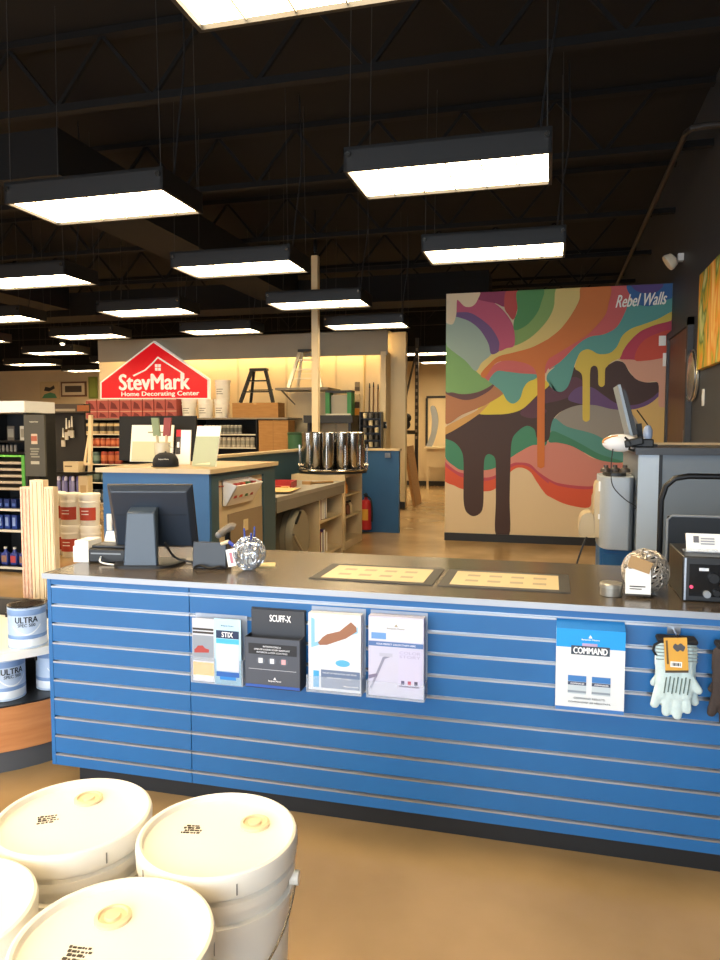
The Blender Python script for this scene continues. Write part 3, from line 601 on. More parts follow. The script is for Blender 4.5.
# 4: lavender colour-story brochure
x0, x1 = wx(367, 655, Yh), wx(425, 655, Yh); z1, z0 = wz(396, 613, 2.47), wz(396, 699, Yh)
t, yb, yf = holder('colour_brochure_holder', 'pale lavender brochure in holder with blue band and roller picture', x0, x1, z0, z1, .07, M_frost, z0 + .06)
br = card('brochure', t, x0 + .005, x1 - .005, z0 + .006, z1 - .008, YC - .058, flat('#c6c6dc'), .035); xa, xb, za, zb = x0 + .006, x1 - .006, z0 + .008, z1 - .010; w_ = xb - xa; h_ = zb - za
poly('pale_top', br, [(.0, .70), (1, .70), (1, .99), (.0, .99)], '#d3d7e4'); poly('blue_flag', br, [(.05, .72), (.32, .72), (.32, .80), (.05, .80)], '#6a9ad4', .0006)
poly('blue_band', br, [(0, .63), (1, .63), (1, .69), (0, .69)], '#5578b0', .0008); prt('print_line', br, 'YOUR PERFECT COLOR STARTS HERE', xa + w_ * .5, za + h_ * .66, w_ * .72, .006, yy - .0014, flat('#f0f4fc'))
poly('right_panel', br, [(.55, .05), (.97, .05), (.97, .60), (.55, .60)], '#c9c6e0', .0006)
prt('print_line', br, 'COLOR', xa + w_ * .76, za + h_ * .565, w_ * .38, .010, yy - .0014, flat('#a9a4c4'), 0); prt('print_line', br, 'STORY', xa + w_ * .76, za + h_ * .515, w_ * .38, .010, yy - .0014, flat('#a9a4c4'), 0)
poly('roller_frame', br, [(.02, .08), (.06, .08), (.30, .47), (.40, .50), (.40, .53), (.26, .49)], '#8e90a8', .0006); poly('roller_nap', br, [(.2, .50), (.44, .50), (.44, .545), (.2, .545)], '#b8bace', .0008); poly('roller_grip', br, [(.0, .20), (.16, .24), (.16, .28), (.0, .25)], '#7c7694', .0008)
for k, cc in enumerate(('#5c5878', '#b0566a', '#4f4c66')): poly('figure_print', br, [(.6 + .12 * k, .16), (.66 + .12 * k, .16), (.66 + .12 * k, .21), (.6 + .12 * k, .21)], cc, .0009)
poly('bench_print', br, [(.57, .13), (.93, .13), (.93, .15), (.57, .15)], '#6c6886', .0009)
prt('small_logo', br, 'Benjamin Moore', xa + w_ * .5, za + h_ * .86, w_ * .32, .006, yy - .0012, flat('#a79c80'))
part('logo_triangle', MB().prism([(0, 0), (.014, 0), (.007, .010)], (xa + w_ * .47, yy - .0008, za + h_ * .885), AX, AZ, (0, .0004, 0)), flat('#a79c80'), br, True)
# COMMAND display box
Yh = 2.455
x0, x1 = wx(556, 660, Yh), wx(625, 665, Yh); z1, z0 = wz(591, 630, Yh), wz(591, 712, Yh)
t = thing('command_box', 'white and blue leaflet box lettered COMMAND hung on the slatwall', 'leaflet box', ((x0 + x1) / 2, YC, z0), 0)
zA = z1 - .05
part('box_body', MB().box(x0, x1, Yh, YC - .002, z0, z1), flat('#e2e6e8'), t, True); yy = Yh - .0006; xa, za = x0, z0; w_ = x1 - x0; h_ = z1 - z0
part('sloped_top', MB().prism([(0, 0), (.043, 0), (.043, .022)], (x0, Yh, z1), (0, 1, 0), AZ, (w_, 0, 0)), flat('#1f7cc8'), t, True)
bh = part('blue_header', MB().box(x0, x1, yy, Yh - .0001, z1 - .062, z1), flat('#159cec'), t, True)
for k in range(1): part('logo_triangle', MB().prism([(0, 0), (.012, 0), (.006, .011)], (x0 + w_ * .47, yy - .0004, z1 - .028), AX, AZ, (0, .0003, 0)), flat('#ffffff'), bh, True)
prt('small_logo', bh, 'Benjamin Moore', x0 + w_ * .5, z1 - .034, w_ * .26, .006, yy - .0004, flat('#ffffff'))
tp = part('title_plate', MB().box(x0 + w_ * .22, x0 + w_ * .78, yy - .001, yy - .0001, z1 - .085, z1 - .055), flat('#3a4654'), t, True)
part('title_tab', MB().box(x0 + w_ * .38, x0 + w_ * .60, yy - .0012, yy - .0001, z1 - .055, z1 - .046), flat('#b9a4c8'), t, True)
prt('title_lettering', tp, 'COMMAND', x0 + w_ * .5, z1 - .070, w_ * .50, .022, yy - .0016, flat('#ffffff'), .025)
for k in range(2):
    xq = x0 + w_ * (.18 + .35 * k); ti = part('tin_print', MB().box(xq, xq + w_ * .27, yy - .001, yy - .0001, z0 + .058, z0 + .118), flat('#c3cfd6'), t, True)
    part('tin_top', MB().box(xq, xq + w_ * .27, yy - .0014, yy - .001, z0 + .100, z0 + .120), flat('#3c7cc0'), ti, True); part('tin_band', MB().box(xq, xq + w_ * .27, yy - .0014, yy - .001, z0 + .088, z0 + .099), flat('#3e4a66'), ti, True)
    prt('tin_lettering', ti, 'COMMAND', xq + w_ * .14, z0 + .0935, w_ * .2, .005, yy - .0017, flat('#ffffff')); part('tin_foot', MB().box(xq, xq + w_ * .27, yy - .0014, yy - .001, z0 + .062, z0 + .069), flat('#8c98a4'), ti, True)
prt('print_line', t, 'COMMAND RESULTS.', x0 + w_ * .5, z0 + .044, w_ * .46, .006, yy - .0004, flat('#3c4652')); prt('print_line', t, 'COMMANDEZ LES RÉSULTATS.', x0 + w_ * .5, z0 + .031, w_ * .62, .006, yy - .0004, flat('#3c4652'))
part('blue_foot', MB().box(x0, x1, yy, Yh - .0001, z0, z0 + .012), flat('#3f78bc'), t, True)

# ------------------------------------------------------------------ gloves on hooks
M_gl = mat('pale_suede', '#c9dcdc', .8, noise=.08, scale=40, bump=.4, bscale=180); M_glk = mat('black_fabric', '#17171a', .85, bump=.4, bscale=200)
def capsule(mb, a, b, r0, r1, flatten=.55):
    a, b = Vector(a), Vector(b); d = (b - a); n = 9; pts = []
    L_ = d.length; dn = d.normalized(); V = []; rows = []
    prof = [(r0 * math.sin(PI / 2 * i / 3), -r0 * math.cos(PI / 2 * i / 3)) for i in range(4)] + [(r1 * math.cos(PI / 2 * i / 3), L_ + r1 * math.sin(PI / 2 * i / 3)) for i in range(4)]
    o_ = MB().lathe([(max(r, 1e-4), z) for r, z in prof], 14); x = Vector((dn.z, 0, -dn.x)).normalized(); y = Vector((0, 1, 0))
    mb.add([a + x * p.x + y * p.y * flatten + dn * p.z for p in o_.v], o_.f)
def glove(t, name, m_, ox, oy, flip=1, sc=1.):
    mb = MB(); f = flip
    for (xa, za, xb, zb, r0, r1) in ((-.038, -.125, -.052, -.178, .017, .014), (-.014, -.14, -.018, -.20, .017, .0145), (.010, -.14, .014, -.208, .017, .0145), (.034, -.13, .042, -.188, .016, .0135), (.040, -.085, .072, -.125, .018, .013)):
        capsule(mb, (f * xa, 0, za), (f * xb, 0, zb), r0, r1)
    for xx in (-.03, -.01, .012, .032): capsule(mb, (f * xx, 0, -.03), (f * xx * 1.05, 0, -.14), .024, .022)
    capsule(mb, (-.034, 0, -.0), (-.034, 0, -.05), .022, .022); capsule(mb, (.034, 0, 0), (.034, 0, -.05), .022, .022); capsule(mb, (0, 0, 0), (0, 0, -.05), .026, .026)
    mb.v = [Vector((p.x * sc + ox, p.y + oy, p.z * sc)) for p in mb.v]
    o = part(name, mb, m_, t)
    rm = o.modifiers.new('remesh', 'REMESH'); rm.mode = 'VOXEL'; rm.voxel_size = .0035; rm.use_smooth_shade = True
    sm = o.modifiers.new('smooth', 'SMOOTH'); sm.iterations = 4; sm.factor = .5
    return o
gx = wx(676, 640, 2.45); gz = wz(676, 648, 2.45)
t = thing('work_gloves', 'pair of pale work gloves with orange hang tag on the slatwall', 'gloves', (gx, YC - .055, gz))
g1 = glove(t, 'back_glove', M_gl, .012, .024, -1, 1.0); g2 = glove(t, 'front_glove', M_gl, -.006, -.006, 1, 1.04)
cf = MB(); part('cuff_band', MB().box(-.058, .062, -.02, .040, .018, .034), M_glk, t, bev=.006)
for k in range(7):
    xx = -.032 + k * .0115; part('knuckle_stripe', MB().obox((xx, -.0225, -.115 + .004 * (k % 2)), (.0018, 0, 0), (0, .0008, 0), (.003, 0, .026)), mat('grey_stripe', '#5e706c', .8), t)
for k in range(5):
    part('cuff_stripe', MB().box(.030, .062, -.0215, -.0195, .010 - k * .011, .0125 - k * .011), mat('cuff_grey', '#7a8684', .8), t)
    part('cuff_stripe', MB().box(-.062, -.038, -.0215, -.0195, .010 - k * .011, .0125 - k * .011), mat('cuff_grey', '#7a8684', .8), t)
tg = part('hang_tag', MB().obox((-.004, -.028, -.010), (.034, 0, .003), (0, .0012, 0), (-.004, 0, .052)), flat('#d9a23e'), t)
part('tag_border', MB().obox((.0, -.0275, -.064), (.034, 0, .003), (0, .0012, 0), (0, 0, .006)), flat('#4a3a24'), tg); part('tag_side', MB().obox((-.030, -.0295, -.006), (.003, 0, .0003), (0, .0006, 0), (-.003, 0, .038)), flat('#6a4e24'), tg)
part('tag_emblem', MB().prism(spline([(-.018, 0), (-.012, .012), (-.004, .008), (.004, .014), (.012, .008), (.018, .002), (.012, -.012), (.004, -.008), (-.004, -.014), (-.012, -.008)], 3), (.004, -.0302, .012), AX, AZ, (0, .0006, 0)), flat('#4c4c50'), tg)
part('barcode_panel', MB().box(-.020, .014, -.0302, -.0294, -.052, -.034), flat('#f4f2ec'), tg)
for k in range(8): part('barcode_bar', MB().box(-.016 + k * .0034, -.0145 + k * .0034 + .0008 * (k % 3), -.0306, -.0303, -.048, -.038), M_ink, tg)
part('loop', MB().tube([(-.05, -.01, .02), (-.066, -.012, .01), (-.070, -.012, -.008), (-.062, -.012, -.02), (-.054, -.01, -.02)], .004, 6), M_glk, t)
hk = thing('slatwall_hook', 'metal slatwall hook holding the pale work gloves', 'hook', (gx, YC, gz + .045)); part('hook_arm', MB().tube([(0, .004, .004), (0, -.07, .0), (0, -.085, .010)], .003, 8), M_alu, hk); part('hook_plate', MB().box(-.02, .02, -.005, -.0005, -.012, .016), M_alu, hk)
gx2 = wx(722, 650, 2.45); 
t = thing('work_gloves', 'pair of dark brown work gloves hanging beside the pale gloves', 'gloves', (gx2 + .04, YC - .05, gz - .005))
M_glb = mat('dark_brown_leather', '#3a302c', .8, bump=.3, bscale=150)
glove(t, 'back_glove', M_glb, .010, .02, -1, 1.0); glove(t, 'front_glove', M_glb, -.01, -.008, 1, 1.08)
part('cuff_band', MB().box(-.058, .062, -.02, .036, .016, .034), M_glk, t, bev=.006); part('hang_tag', MB().obox((-.03, -.030, .0), (.012, 0, .0), (0, .0012, 0), (.006, 0, .05)), flat('#e8eaf0'), t)
hk2 = copy_tree(hk, None, (gx2 + .04, YC, gz + .04), label='metal slatwall hook holding the dark brown gloves')

# ================================================================== on the counter
def onc(x, y): p = PZ(x, y, ZT); return p.x, p.y
# monitor seen from behind
mx, my = onc(136, 567)
M_mon = mat('blue_black_plastic', '#27313e', .35)
t = thing('computer_monitor', 'dark monitor seen from behind with a broad slab stand on the counter', 'monitor', (mx, my + .06, ZT), math.radians(14))
Rm = Matrix.Rotation(math.radians(19), 3, 'X')
def tilt(mb, c): mb.v = [Rm @ p + Vector(c) for p in mb.v]; return mb
W2, H2 = .185, .152
def slab(w, h, y0, y1, inset):  # back shell tapering towards the camera
    return MB().add([(-w, y1, -h), (w, y1, -h), (w, y1, h), (-w, y1, h), (-w + inset, y0, -h + inset), (w - inset, y0, -h + inset), (w - inset, y0, h - inset), (-w + inset, y0, h - inset)], [(0, 1, 2, 3), (7, 6, 5, 4), (0, 4, 5, 1), (1, 5, 6, 2), (2, 6, 7, 3), (3, 7, 4, 0)])
cc = (.035, .04, .205)
part('back_shell', tilt(slab(W2, H2, -.026, .0, .022), cc), M_mon, t, bev=.004)
part('bezel', tilt(MB().box(-W2, W2, 0, .014, -H2, H2), cc), M_black, t, bev=.003)
part('screen', tilt(MB().box(-W2 + .015, W2 - .015, .0141, .0155, -H2 + .015, H2 - .015), cc), mat('dark_screen', '#0a0c10', .1), t)
part('vent_line', tilt(MB().box(-W2 + .03, W2 - .03, -.0268, -.0262, .02, .022), cc), M_black, t)
part('stand_neck', MB().add([(-.062, -.085, .0), (.085, -.085, .0), (.085, -.06, 0), (-.062, -.06, 0), (-.05, -.062, .235), (.07, -.062, .235), (.07, .0, .255), (-.05, .0, .255)], [(0, 3, 2, 1), (4, 5, 6, 7), (0, 1, 5, 4), (1, 2, 6, 5), (2, 3, 7, 6), (3, 0, 4, 7)]), mat('slate_plastic', '#3b4755', .35), t, bev=.006)
part('stand_foot', MB().prism(spline([(-.09, -.095), (.0, -.11), (.12, -.095), (.17, 0), (.15, .1), (.0, .12), (-.1, .1), (-.12, 0)], 4), (0, 0, 0), (1, 0, 0), (0, 1, 0), (0, 0, .012)), M_black, t)
part('cable', MB().tube(spline([(.10, -.02, .10), (.13, .02, .03), (.2, .03, .006), (.26, .0, .006), (.3, .05, .006)], 5, False), .005, 6), M_black, t)
# receipt printer with paper
px_, py_ = onc(98, 566)
t = thing('receipt_printer', 'small black printer with white paper slips beside the monitor', 'printer', (px_ - .03, py_ + .13, ZT), .1)
part('printer_body', MB().box(-.065, .11, -.07, .09, 0, .065), M_black, t, bev=.008); part('printer_cover', MB().box(-.055, .10, -.055, .085, .065, .078), mat('charcoal_plastic', '#2a2c30', .4), t, bev=.005)
part('paper_stack', MB().box(-.14, -.0675, -.06, .07, 0, .07).box(-.135, -.07, -.055, .06, .07, .095), M_paper, t); part('paper_slip', MB().obox((.0, .06, .10), (.05, 0, 0), (0, .012, .022), (0, .0006, -.0003)), M_paper, t)
part('cable', MB().tube(spline([(.0, -.075, .03), (.01, -.10, .012), (.07, -.12, .006), (.13, -.115, .006), (.16, -.09, .006)], 5, False), .004, 6), M_white, t)
part('feed_slot', MB().box(-.05, .09, -.0715, -.07, .04, .046), M_grey, t)
# card terminal box
bx_, by_ = onc(206, 570)
t = thing('card_terminal', 'black box of a payment terminal with cable between monitor and pen cup', 'card terminal', (bx_, by_ + .05, ZT), .12)
part('housing', MB().add([(-.075, -.03, 0), (.075, -.03, 0), (.07, .06, 0), (-.07, .06, 0), (-.073, -.018, .115), (.073, -.018, .115), (.068, .05, .095), (-.068, .05, .095)], [(0, 3, 2, 1), (4, 5, 6, 7), (0, 1, 5, 4), (1, 2, 6, 5), (2, 3, 7, 6), (3, 0, 4, 7)]), mat('navy_black_plastic', '#23282f', .4), t, bev=.004)
part('keypad', MB().box(-.045, .03, .052, .056, .03, .08), M_grey, t); part('cable', MB().tube(spline([(-.06, -.04, .008), (-.03, -.055, .02), (.01, -.05, .008), (.05, -.052, .016), (.07, -.04, .006)], 5, False), .005, 6), M_blackm, t)
# barcode scanner on its stand behind the terminal
sx_, sy_ = onc(213, 562)
t = thing('barcode_scanner', 'brown grey handheld scanner standing behind the payment terminal', 'scanner', (sx_ + .0, sy_ + .16, ZT), -.3)
part('stand_base', MB().lathe([(.045, 0), (.045, .008), (.03, .014), (.01, .02), (.01, .065)], 18), M_black, t)
part('grip', MB().tube([(0, 0, .06), (.0, -.005, .09), (.004, -.008, .115)], .014, 10), M_blackm, t)
part('scan_head', MB().tube(spline([(-.02, -.03, .105), (0, -.015, .125), (.02, .0, .14), (.032, .01, .135)], 4, False), .020, 10, .016), mat('taupe_plastic', '#7d7264', .4), t)
part('lens', MB().sphere((-.026, -.036, .10), .016, 10, 8), M_grey, t)
# crystal pen cup
def weave(c, r, n, tr, sc=(1, 1, 1), seed=1, zc_=None):
    rnd = random.Random(seed); mb = MB()
    for i in range(n):
        ax = Vector((rnd.gauss(0, 1), rnd.gauss(0, 1), rnd.gauss(0, 1))).normalized(); u = ax.orthogonal().normalized(); v = ax.cross(u); off = rnd.uniform(-.45, .45); ph = rnd.uniform(0, 6.3); kk = rnd.choice((3, 4, 5))
        P = []
        for k in range(28):
            a = 2 * PI * k / 28; d = (u * math.cos(a) + v * math.sin(a)) * math.sqrt(1 - off * off) + ax * (off + .16 * math.sin(kk * a + ph)); d.normalize(); d *= r * (1 + .04 * math.sin(5 * a + ph))
            P.append(Vector(c) + Vector((d.x * sc[0], d.y * sc[1], d.z * sc[2])))
        mb.tube(P, tr, 5, closed=True)
    return mb
vx, vy = onc(242, 573); vy += .075
t = thing('pen_cup', 'round clear wire pen cup with a white price tag on the counter', 'pen cup', (vx, vy, ZT))
part('wire_bowl', weave((0, 0, .070), .066, 26, .0022, (1, 1, 1.03), 3), mat('clear_wire', '#d5dbe4', .12, metal=.75), t)
part('inner_cup', MB().lathe([(.001, .004), (.03, .004), (.034, .12), (.031, .12), (.028, .008), (.001, .008)], 20), M_clear, t)
part('price_tag', MB().obox((-.062, -.045, .055), (.018, 0, .004), (0, .001, 0), (-.006, 0, .036)), M_paper, t); part('tag_print', MB().obox((-.060, -.0465, .055), (.006, 0, .001), (0, .0004, 0), (-.004, 0, .022)), flat('#c27a86'), t)
for k, (dx, dy, lx, ly, L_) in enumerate(((-.012, 0, -.01, .0, .165), (.008, -.012, .012, -.01, .150), (.012, .012, .004, .01, .17))):
    pn = thing('pen', 'blue and white pen standing in the clear wire pen cup', 'pen', (vx + dx, vy + dy, ZT + .009), 0, 'pens in the wire cup')
    q = Vector((lx, ly, L_))
    part('barrel', MB().cyl((0, 0, 0), q * .62, .0045, 8), M_white, pn); part('cap', MB().cyl(q * .62, q, .0052, 8, .004), flat('#2c3f9c', .3), pn); part('clip', MB().bar(q * .66 + Vector((0, -.006, 0)), q * .95 + Vector((0, -.006, 0)), .0025), flat('#24357e', .3), pn)
pn = thing('pen', 'blue pen lying tilted against the payment terminal with a beige end', 'pen', (vx - .085, vy - .015, ZT + .1)); 
part('barrel', MB().cyl((-.035, 0, .006), (.0, 0, .018), .008, 8), flat('#d8c4a0'), pn); part('cap', MB().cyl((0, 0, .018), (.022, 0, .0), .008, 8), flat('#2c3f9c', .3), pn)
nx, ny = onc(262, 566)
solo('note_pad', MB().box(-.045, .05, -.05, .03, 0, .006), flat('#d9c68c'), 'small yellow note pad lying beside the clear pen cup', 'note pad', (nx, ny + .02, ZT), .35, world=False)
# silver wicker ball with tag
bx_, by_ = onc(647, 598); by_ += .085
t = thing('wicker_ball', 'silvery wicker ball with white price card on the counter', 'ornament', (bx_ + .003, by_, ZT))
part('woven_strands', weave((0, 0, .080), .076, 44, .0028, (1.03, 1, 1), 9), mat('silver_wicker', '#b9b0a4', .3, metal=.6), t)
part('gap_shade_core', MB().sphere((0, 0, .08), .067, 16, 10), mat('gap_shade_core', '#2a2622', .7), t)  # dark sphere added inside to stand in for shade between strands
part('price_card', MB().obox((-.034, -.088, .054), (.042, 0, 0), (0, .001, 0), (0, .006, .046)), M_paper, t)
part('card_stripe', MB().box(-.076, .008, -.0962, -.0948, .008, .014), M_ink, t)
for k in range(2): part('card_print', MB().box(-.062, -.010 - .012 * k, -.0922, -.0906 , .038 - .009 * k, .042 - .009 * k), M_ink, t)
part('kraft_tag', MB().obox((-.030, -.096, .118), (.036, 0, -.012), (0, .001, 0), (.006, 0, .020)), flat('#b08a58'), t)
tx, ty = onc(612, 598); ty += .045
t = thing('round_tin', 'low round grey tin on the counter beside the wicker ball', 'tin', (tx, ty, ZT)); part('tin_body', MB().lathe([(.036, 0), (.038, .002), (.038, .030)], 28), mat('grey_tin', '#8f8a80', .3, metal=.5), t); part('tin_lid', MB().lathe([(.0395, .030), (.0395, .042), (.036, .046), (.001, .047)], 28), mat('grey_tin_lid', '#a29c90', .28, metal=.5), t)
# black equipment box at the end of the counter
qx, qy = onc(692, 604)
t = thing('equipment_box', 'black electronic box with a red indicator and knobs at the counter end', 'equipment', (qx + .10, qy + .17, ZT), math.radians(0))
BW = .30
part('case', MB().box(-.125, BW, -.13, .17, .0, .155), mat('satin_black_case', '#1a1918', .35), t, bev=.004)
part('front_bezel', MB().box(-.12, BW - .005, -.134, -.1301, .006, .150), M_black, t)
fp = part('front_panel', MB().box(-.105, BW - .02, -.136, -.1341, .02, .13), mat('gloss_black', '#08080a', .15), t)
part('edge_strip', MB().box(-.121, -.115, -.1375, -.1345, .005, .15), M_alu, t)
rl = MB().cyl((-.098, -.136, .052), (-.098, -.140, .052), .006, 12); part('indicator', rl, mat('red_indicator', '#d83a5c', .3, emit=.8), t)
part('logo_plate', MB().box(-.075, -.045, -.1375, -.1362, .108, .118), flat('#dfe2e8'), t)
for k, (xx, zz, r_) in enumerate(((-.03, .085, .016), (-.05, .03, .012), (-.02, .035, .010), (.06, .06, .018))): part('knob', MB().cyl((xx, -.136, zz), (xx, -.152, zz), r_, 14), M_grey if k % 2 else M_blackm, t)
part('chrome_dial', MB().sphere((.015, -.142, .062), .019, 14, 8, (1.4, .5, .8)), M_steel, t)
# business card holder on the box
t = thing('card_holder', 'white business cards in a stand on top of the black box', 'card holder', (qx + .055, qy + .17 - .03, ZT + .155))
part('tray', MB().box(-.062, .062, -.03, .03, 0, .006).box(-.062, .062, -.03, -.027, .006, .016), M_clear, t); part('cards', MB().obox((0, -.005, .034), (.056, 0, 0), (0, .005, -.002), (0, .012, .030)), M_paper, t)
part('card_logo', MB().obox((-.025, -.0105, .047), (.009, 0, 0), (0, .0004, 0), (0, .0044, .011)), flat('#6a6a70'), t)
for k in range(3): part('card_print', MB().obox((.012, -.0102 - .002 * k, .05 - .009 * k), (.022, 0, 0), (0, .0004, 0), (0, .0012, .0022)), flat('#9a9aa0'), t)

# ================================================================== blue kiosk behind the counter
KX0, KX1, KY0, KY1, KZ = -3.17, -2.30, 4.58, 5.85, 1.22
t = thing('blue_kiosk', 'blue kiosk with wood edged top behind the service counter', 'kiosk', ((KX0 + KX1) / 2, (KY0 + KY1) / 2, 0))
part('front_panel', MB().box(KX0 + .02, KX1 - .002, KY0 + .02, KY0 + .05, 0, KZ - .035), M_blue2, t, True)
part('left_panel', MB().box(KX0 + .02, KX0 + .05, KY0 + .05, KY1, 0, KZ - .035), M_blue2, t, True)
part('back_panel', MB().box(KX0 + .05, KX1 - .15, KY1 - .03, KY1, 0, KZ - .035), M_blue2, t, True)
ya, yb_ = PX(219, 500, KX1).y, PX(264, 500, KX1).y; zb0, zb1 = .30, PX(230, 479, KX1).z
part('side_frame', MB().box(KX1 - .03, KX1, KY0 + .05, ya, 0, KZ - .035).box(KX1 - .03, KX1, yb_, KY1, 0, KZ - .035).box(KX1 - .03, KX1, ya, yb_, zb1, KZ - .035).box(KX1 - .03, KX1, ya, yb_, 0, zb0), M_blue_shade, t, True)
sb_ = part('side_board', MB().box(KX1 - .05, KX1 - .02, ya, yb_, zb0, zb1), M_beigelam, t, True)
part('lower_board', MB().box(KX1 - .02, KX1 - .008, ya + .18, yb_ - .02, zb0, .86), mat('grey_brown_board', '#8f7c62', .6), t, True)
part('outlet_plate', MB().box(KX1 - .008, KX1 - .003, (ya + yb_) / 2 + .02, (ya + yb_) / 2 + .10, .70, .79), flat('#d9c69a'), t, True)
part('pencil_rail', MB().box(KX1 - .02, KX1 - .005, ya + .03, yb_ - .03, zb1 - .05, zb1 - .042), flat('#b8552c'), t, True)
part('kiosk_top', MB().box(KX0 - .01, KX1 + .02, KY0 - .01, KY1 + .01, KZ - .035, KZ - .004), mat('tan_wood_top', '#b09468', .4, noise=.1, scale=6), t, True)
part('top_edging', MB().box(KX0 - .016, KX1 + .026, KY0 - .016, KY0 - .01, KZ - .036, KZ - .003).box(KX1 + .02, KX1 + .026, KY0 - .01, KY1 + .01, KZ - .036, KZ - .003), M_beigelam, t, True)
KT = KZ - .004
# wall bin on the kiosk side
b0, b1 = PX(231, 500, KX1 + .05), PX(257, 500, KX1 + .05)
t = thing('wall_bin', 'beige sloping wall bin on the kiosk side', 'bin', (KX1 - .02, (b0.y + b1.y) / 2, .93))
L_ = (b1.y - b0.y) / 2
part('bin_shell', MB().prism([(0, 0), (.03, 0), (.12, .15), (.115, .155), (.028, .006), (.005, .006), (.005, .2), (0, .2)], (0.0005, -L_, 0), (1, 0, 0), AZ, (0, 2 * L_, 0)), M_white, t)
for s in (-1, 1): part('bin_end', MB().prism([(0, 0), (.03, 0), (.12, .15), (0, .19)], (.0005, s * L_ - .004 * (s > 0) * 2 + (0 if s > 0 else .0), 0), (1, 0, 0), AZ, (0, .008, 0)), M_white, t)
for k in range(4): solo('colour_swatch', MB().obox((0, 0, .055), (.018, 0, 0), (0, .022, .0), (.012, .006, .055)), flat(('#b8332c', '#c8482e', '#3f6b3a', '#8c2a2a')[k]), ('red', 'vermilion', 'green', 'dark red')[k] + ' paint swatch card sticking out of the wall bin', 'swatch card', (KX1 + .045, (b0.y + b1.y) / 2 - .16 + .1 * k, .985), 0, 'swatch cards in the wall bin', world=False)
# white tag on the kiosk front
tp_ = PY(110, 522, KY0 + .015)
solo('wall_tag', MB().box(tp_.x - .02, tp_.x + .02, KY0 + .004, KY0 + .019, tp_.z - .06, tp_.z + .06).box(tp_.x - .012, tp_.x + .012, KY0 + .0, KY0 + .004, tp_.z - .05, tp_.z + .01), M_white, 'white tag fixed on the kiosk front left of the monitor', 'tag')
# things on the kiosk
def stand_board(name, lab, cat, xa, xb, yt, Y, m_, lean=.03, th=.012, extra=None, ang=0):
    pa, pb = PY(xa, 460, Y), PY(xb, 460, Y); zt = PY((xa + xb) / 2, yt, Y).z; h = zt - KT; w_ = (pb.x - pa.x) / 2
    t = thing(name, lab, cat, ((pa.x + pb.x) / 2, Y, KT), ang)
    part('board', MB().obox((0, lean / 2, h / 2), (w_, 0, 0), (0, th / 2, 0), (0, lean / 2, h / 2)), m_, t); return t, w_, h, lean, th
t, w_, h, lean, th = stand_board('display_frame', 'large black display board standing at the back of the kiosk top', 'display board', 120, 196, 416, 5.75, mat('matt_black_board', '#0e0d0c', .8), .02, .03)
t, w_, h, lean, th = stand_board('framed_sheet', 'white and sage sample sheet leaning on the black display board', 'sample sheet', 130, 172, 425, 5.55, flat('#e8e0cc'), .05)
part('sage_field', MB().obox((0, lean * .28 - th / 2 - .001, h * .28), (w_ * .92, 0, 0), (0, .0008, 0), (0, lean * .27, h * .27)), flat('#bcb894'), t); part('print_line', MB().obox((.04, lean * .78 - th / 2 - .001, h * .80), (w_ * .4, 0, 0), (0, .0008, 0), (0, .001, .006)), flat('#8c8468'), t)
t, w_, h, lean, th = stand_board('white_folder', 'white brochure with red and black end panel on the kiosk top', 'brochure', 175.5, 190, 430, 5.2, M_paper, .03)
part('red_label', MB().obox((-w_ * .66, lean * .88 - th / 2 - .001, h * .88), (w_ * .32, 0, 0), (0, .0008, 0), (0, .002, .035)), flat('#c8333c'), t); part('dark_label', MB().obox((-w_ * .66, lean * .55 - th / 2 - .001, h * .55), (w_ * .32, 0, 0), (0, .0008, 0), (0, .006, .07)), flat('#3a3634'), t)
part('white_dot', MB().obox((-w_ * .66, lean * .55 - th / 2 - .0022, h * .57), (w_ * .16, 0, 0), (0, .0004, 0), (0, .002, .022)), M_paper, t)
t, w_, h, lean, th = stand_board('sample_card', 'tall pale green sample card leaning back near the kiosk edge', 'sample card', 192, 216, 426, 4.95, flat('#f0eee2'), .10)
part('green_field', MB().obox((0, lean * .37 - th / 2 - .002, h * .37), (w_ * .98, 0, 0), (0, .0008, 0), (0, lean * .37, h * .37)), flat('#a8ae90'), t); part('light_wedge', MB().prism([(0, 0), (.13, .0), (.13, .05)], (-w_ * .8, lean * .02 - th / 2 - .004, h * .05), (1, 0, 0), (0, lean, h), (0, -.0005, 0)), flat('#efe2b4'), t)
# cap
cx_, cy_ = PZ(170, 466, KT).x, 4.78
t = thing('baseball_cap', 'black baseball cap with light lettering lying on the kiosk top', 'cap', (cx_ + .02, cy_ + .06, KT), .2)
part('crown', MB().lathe([(.092, 0.002), (.096, .02), (.092, .055), (.075, .085), (.045, .103), (.001, .108)], 28), M_glk, t); part('brim', MB().prism(spline([(-.09, -.03), (-.085, -.09), (-.03, -.135), (.03, -.135), (.085, -.09), (.09, -.03)], 4), (-.02, -.0, .004), (.8, .6, 0), (-.6, .8, 0), (0, 0, .006)), M_glk, t)
part('crown_button', MB().sphere((0, 0, .108), .008, 8, 6), M_glk, t); part('cap_lettering', textmb('Benjamin Moore', (.015, -.1, .058), (.075, 0, 0), (0, 0, .013), .01, wrap=(0, 0, .0955)), flat('#d8d4c8'), t)
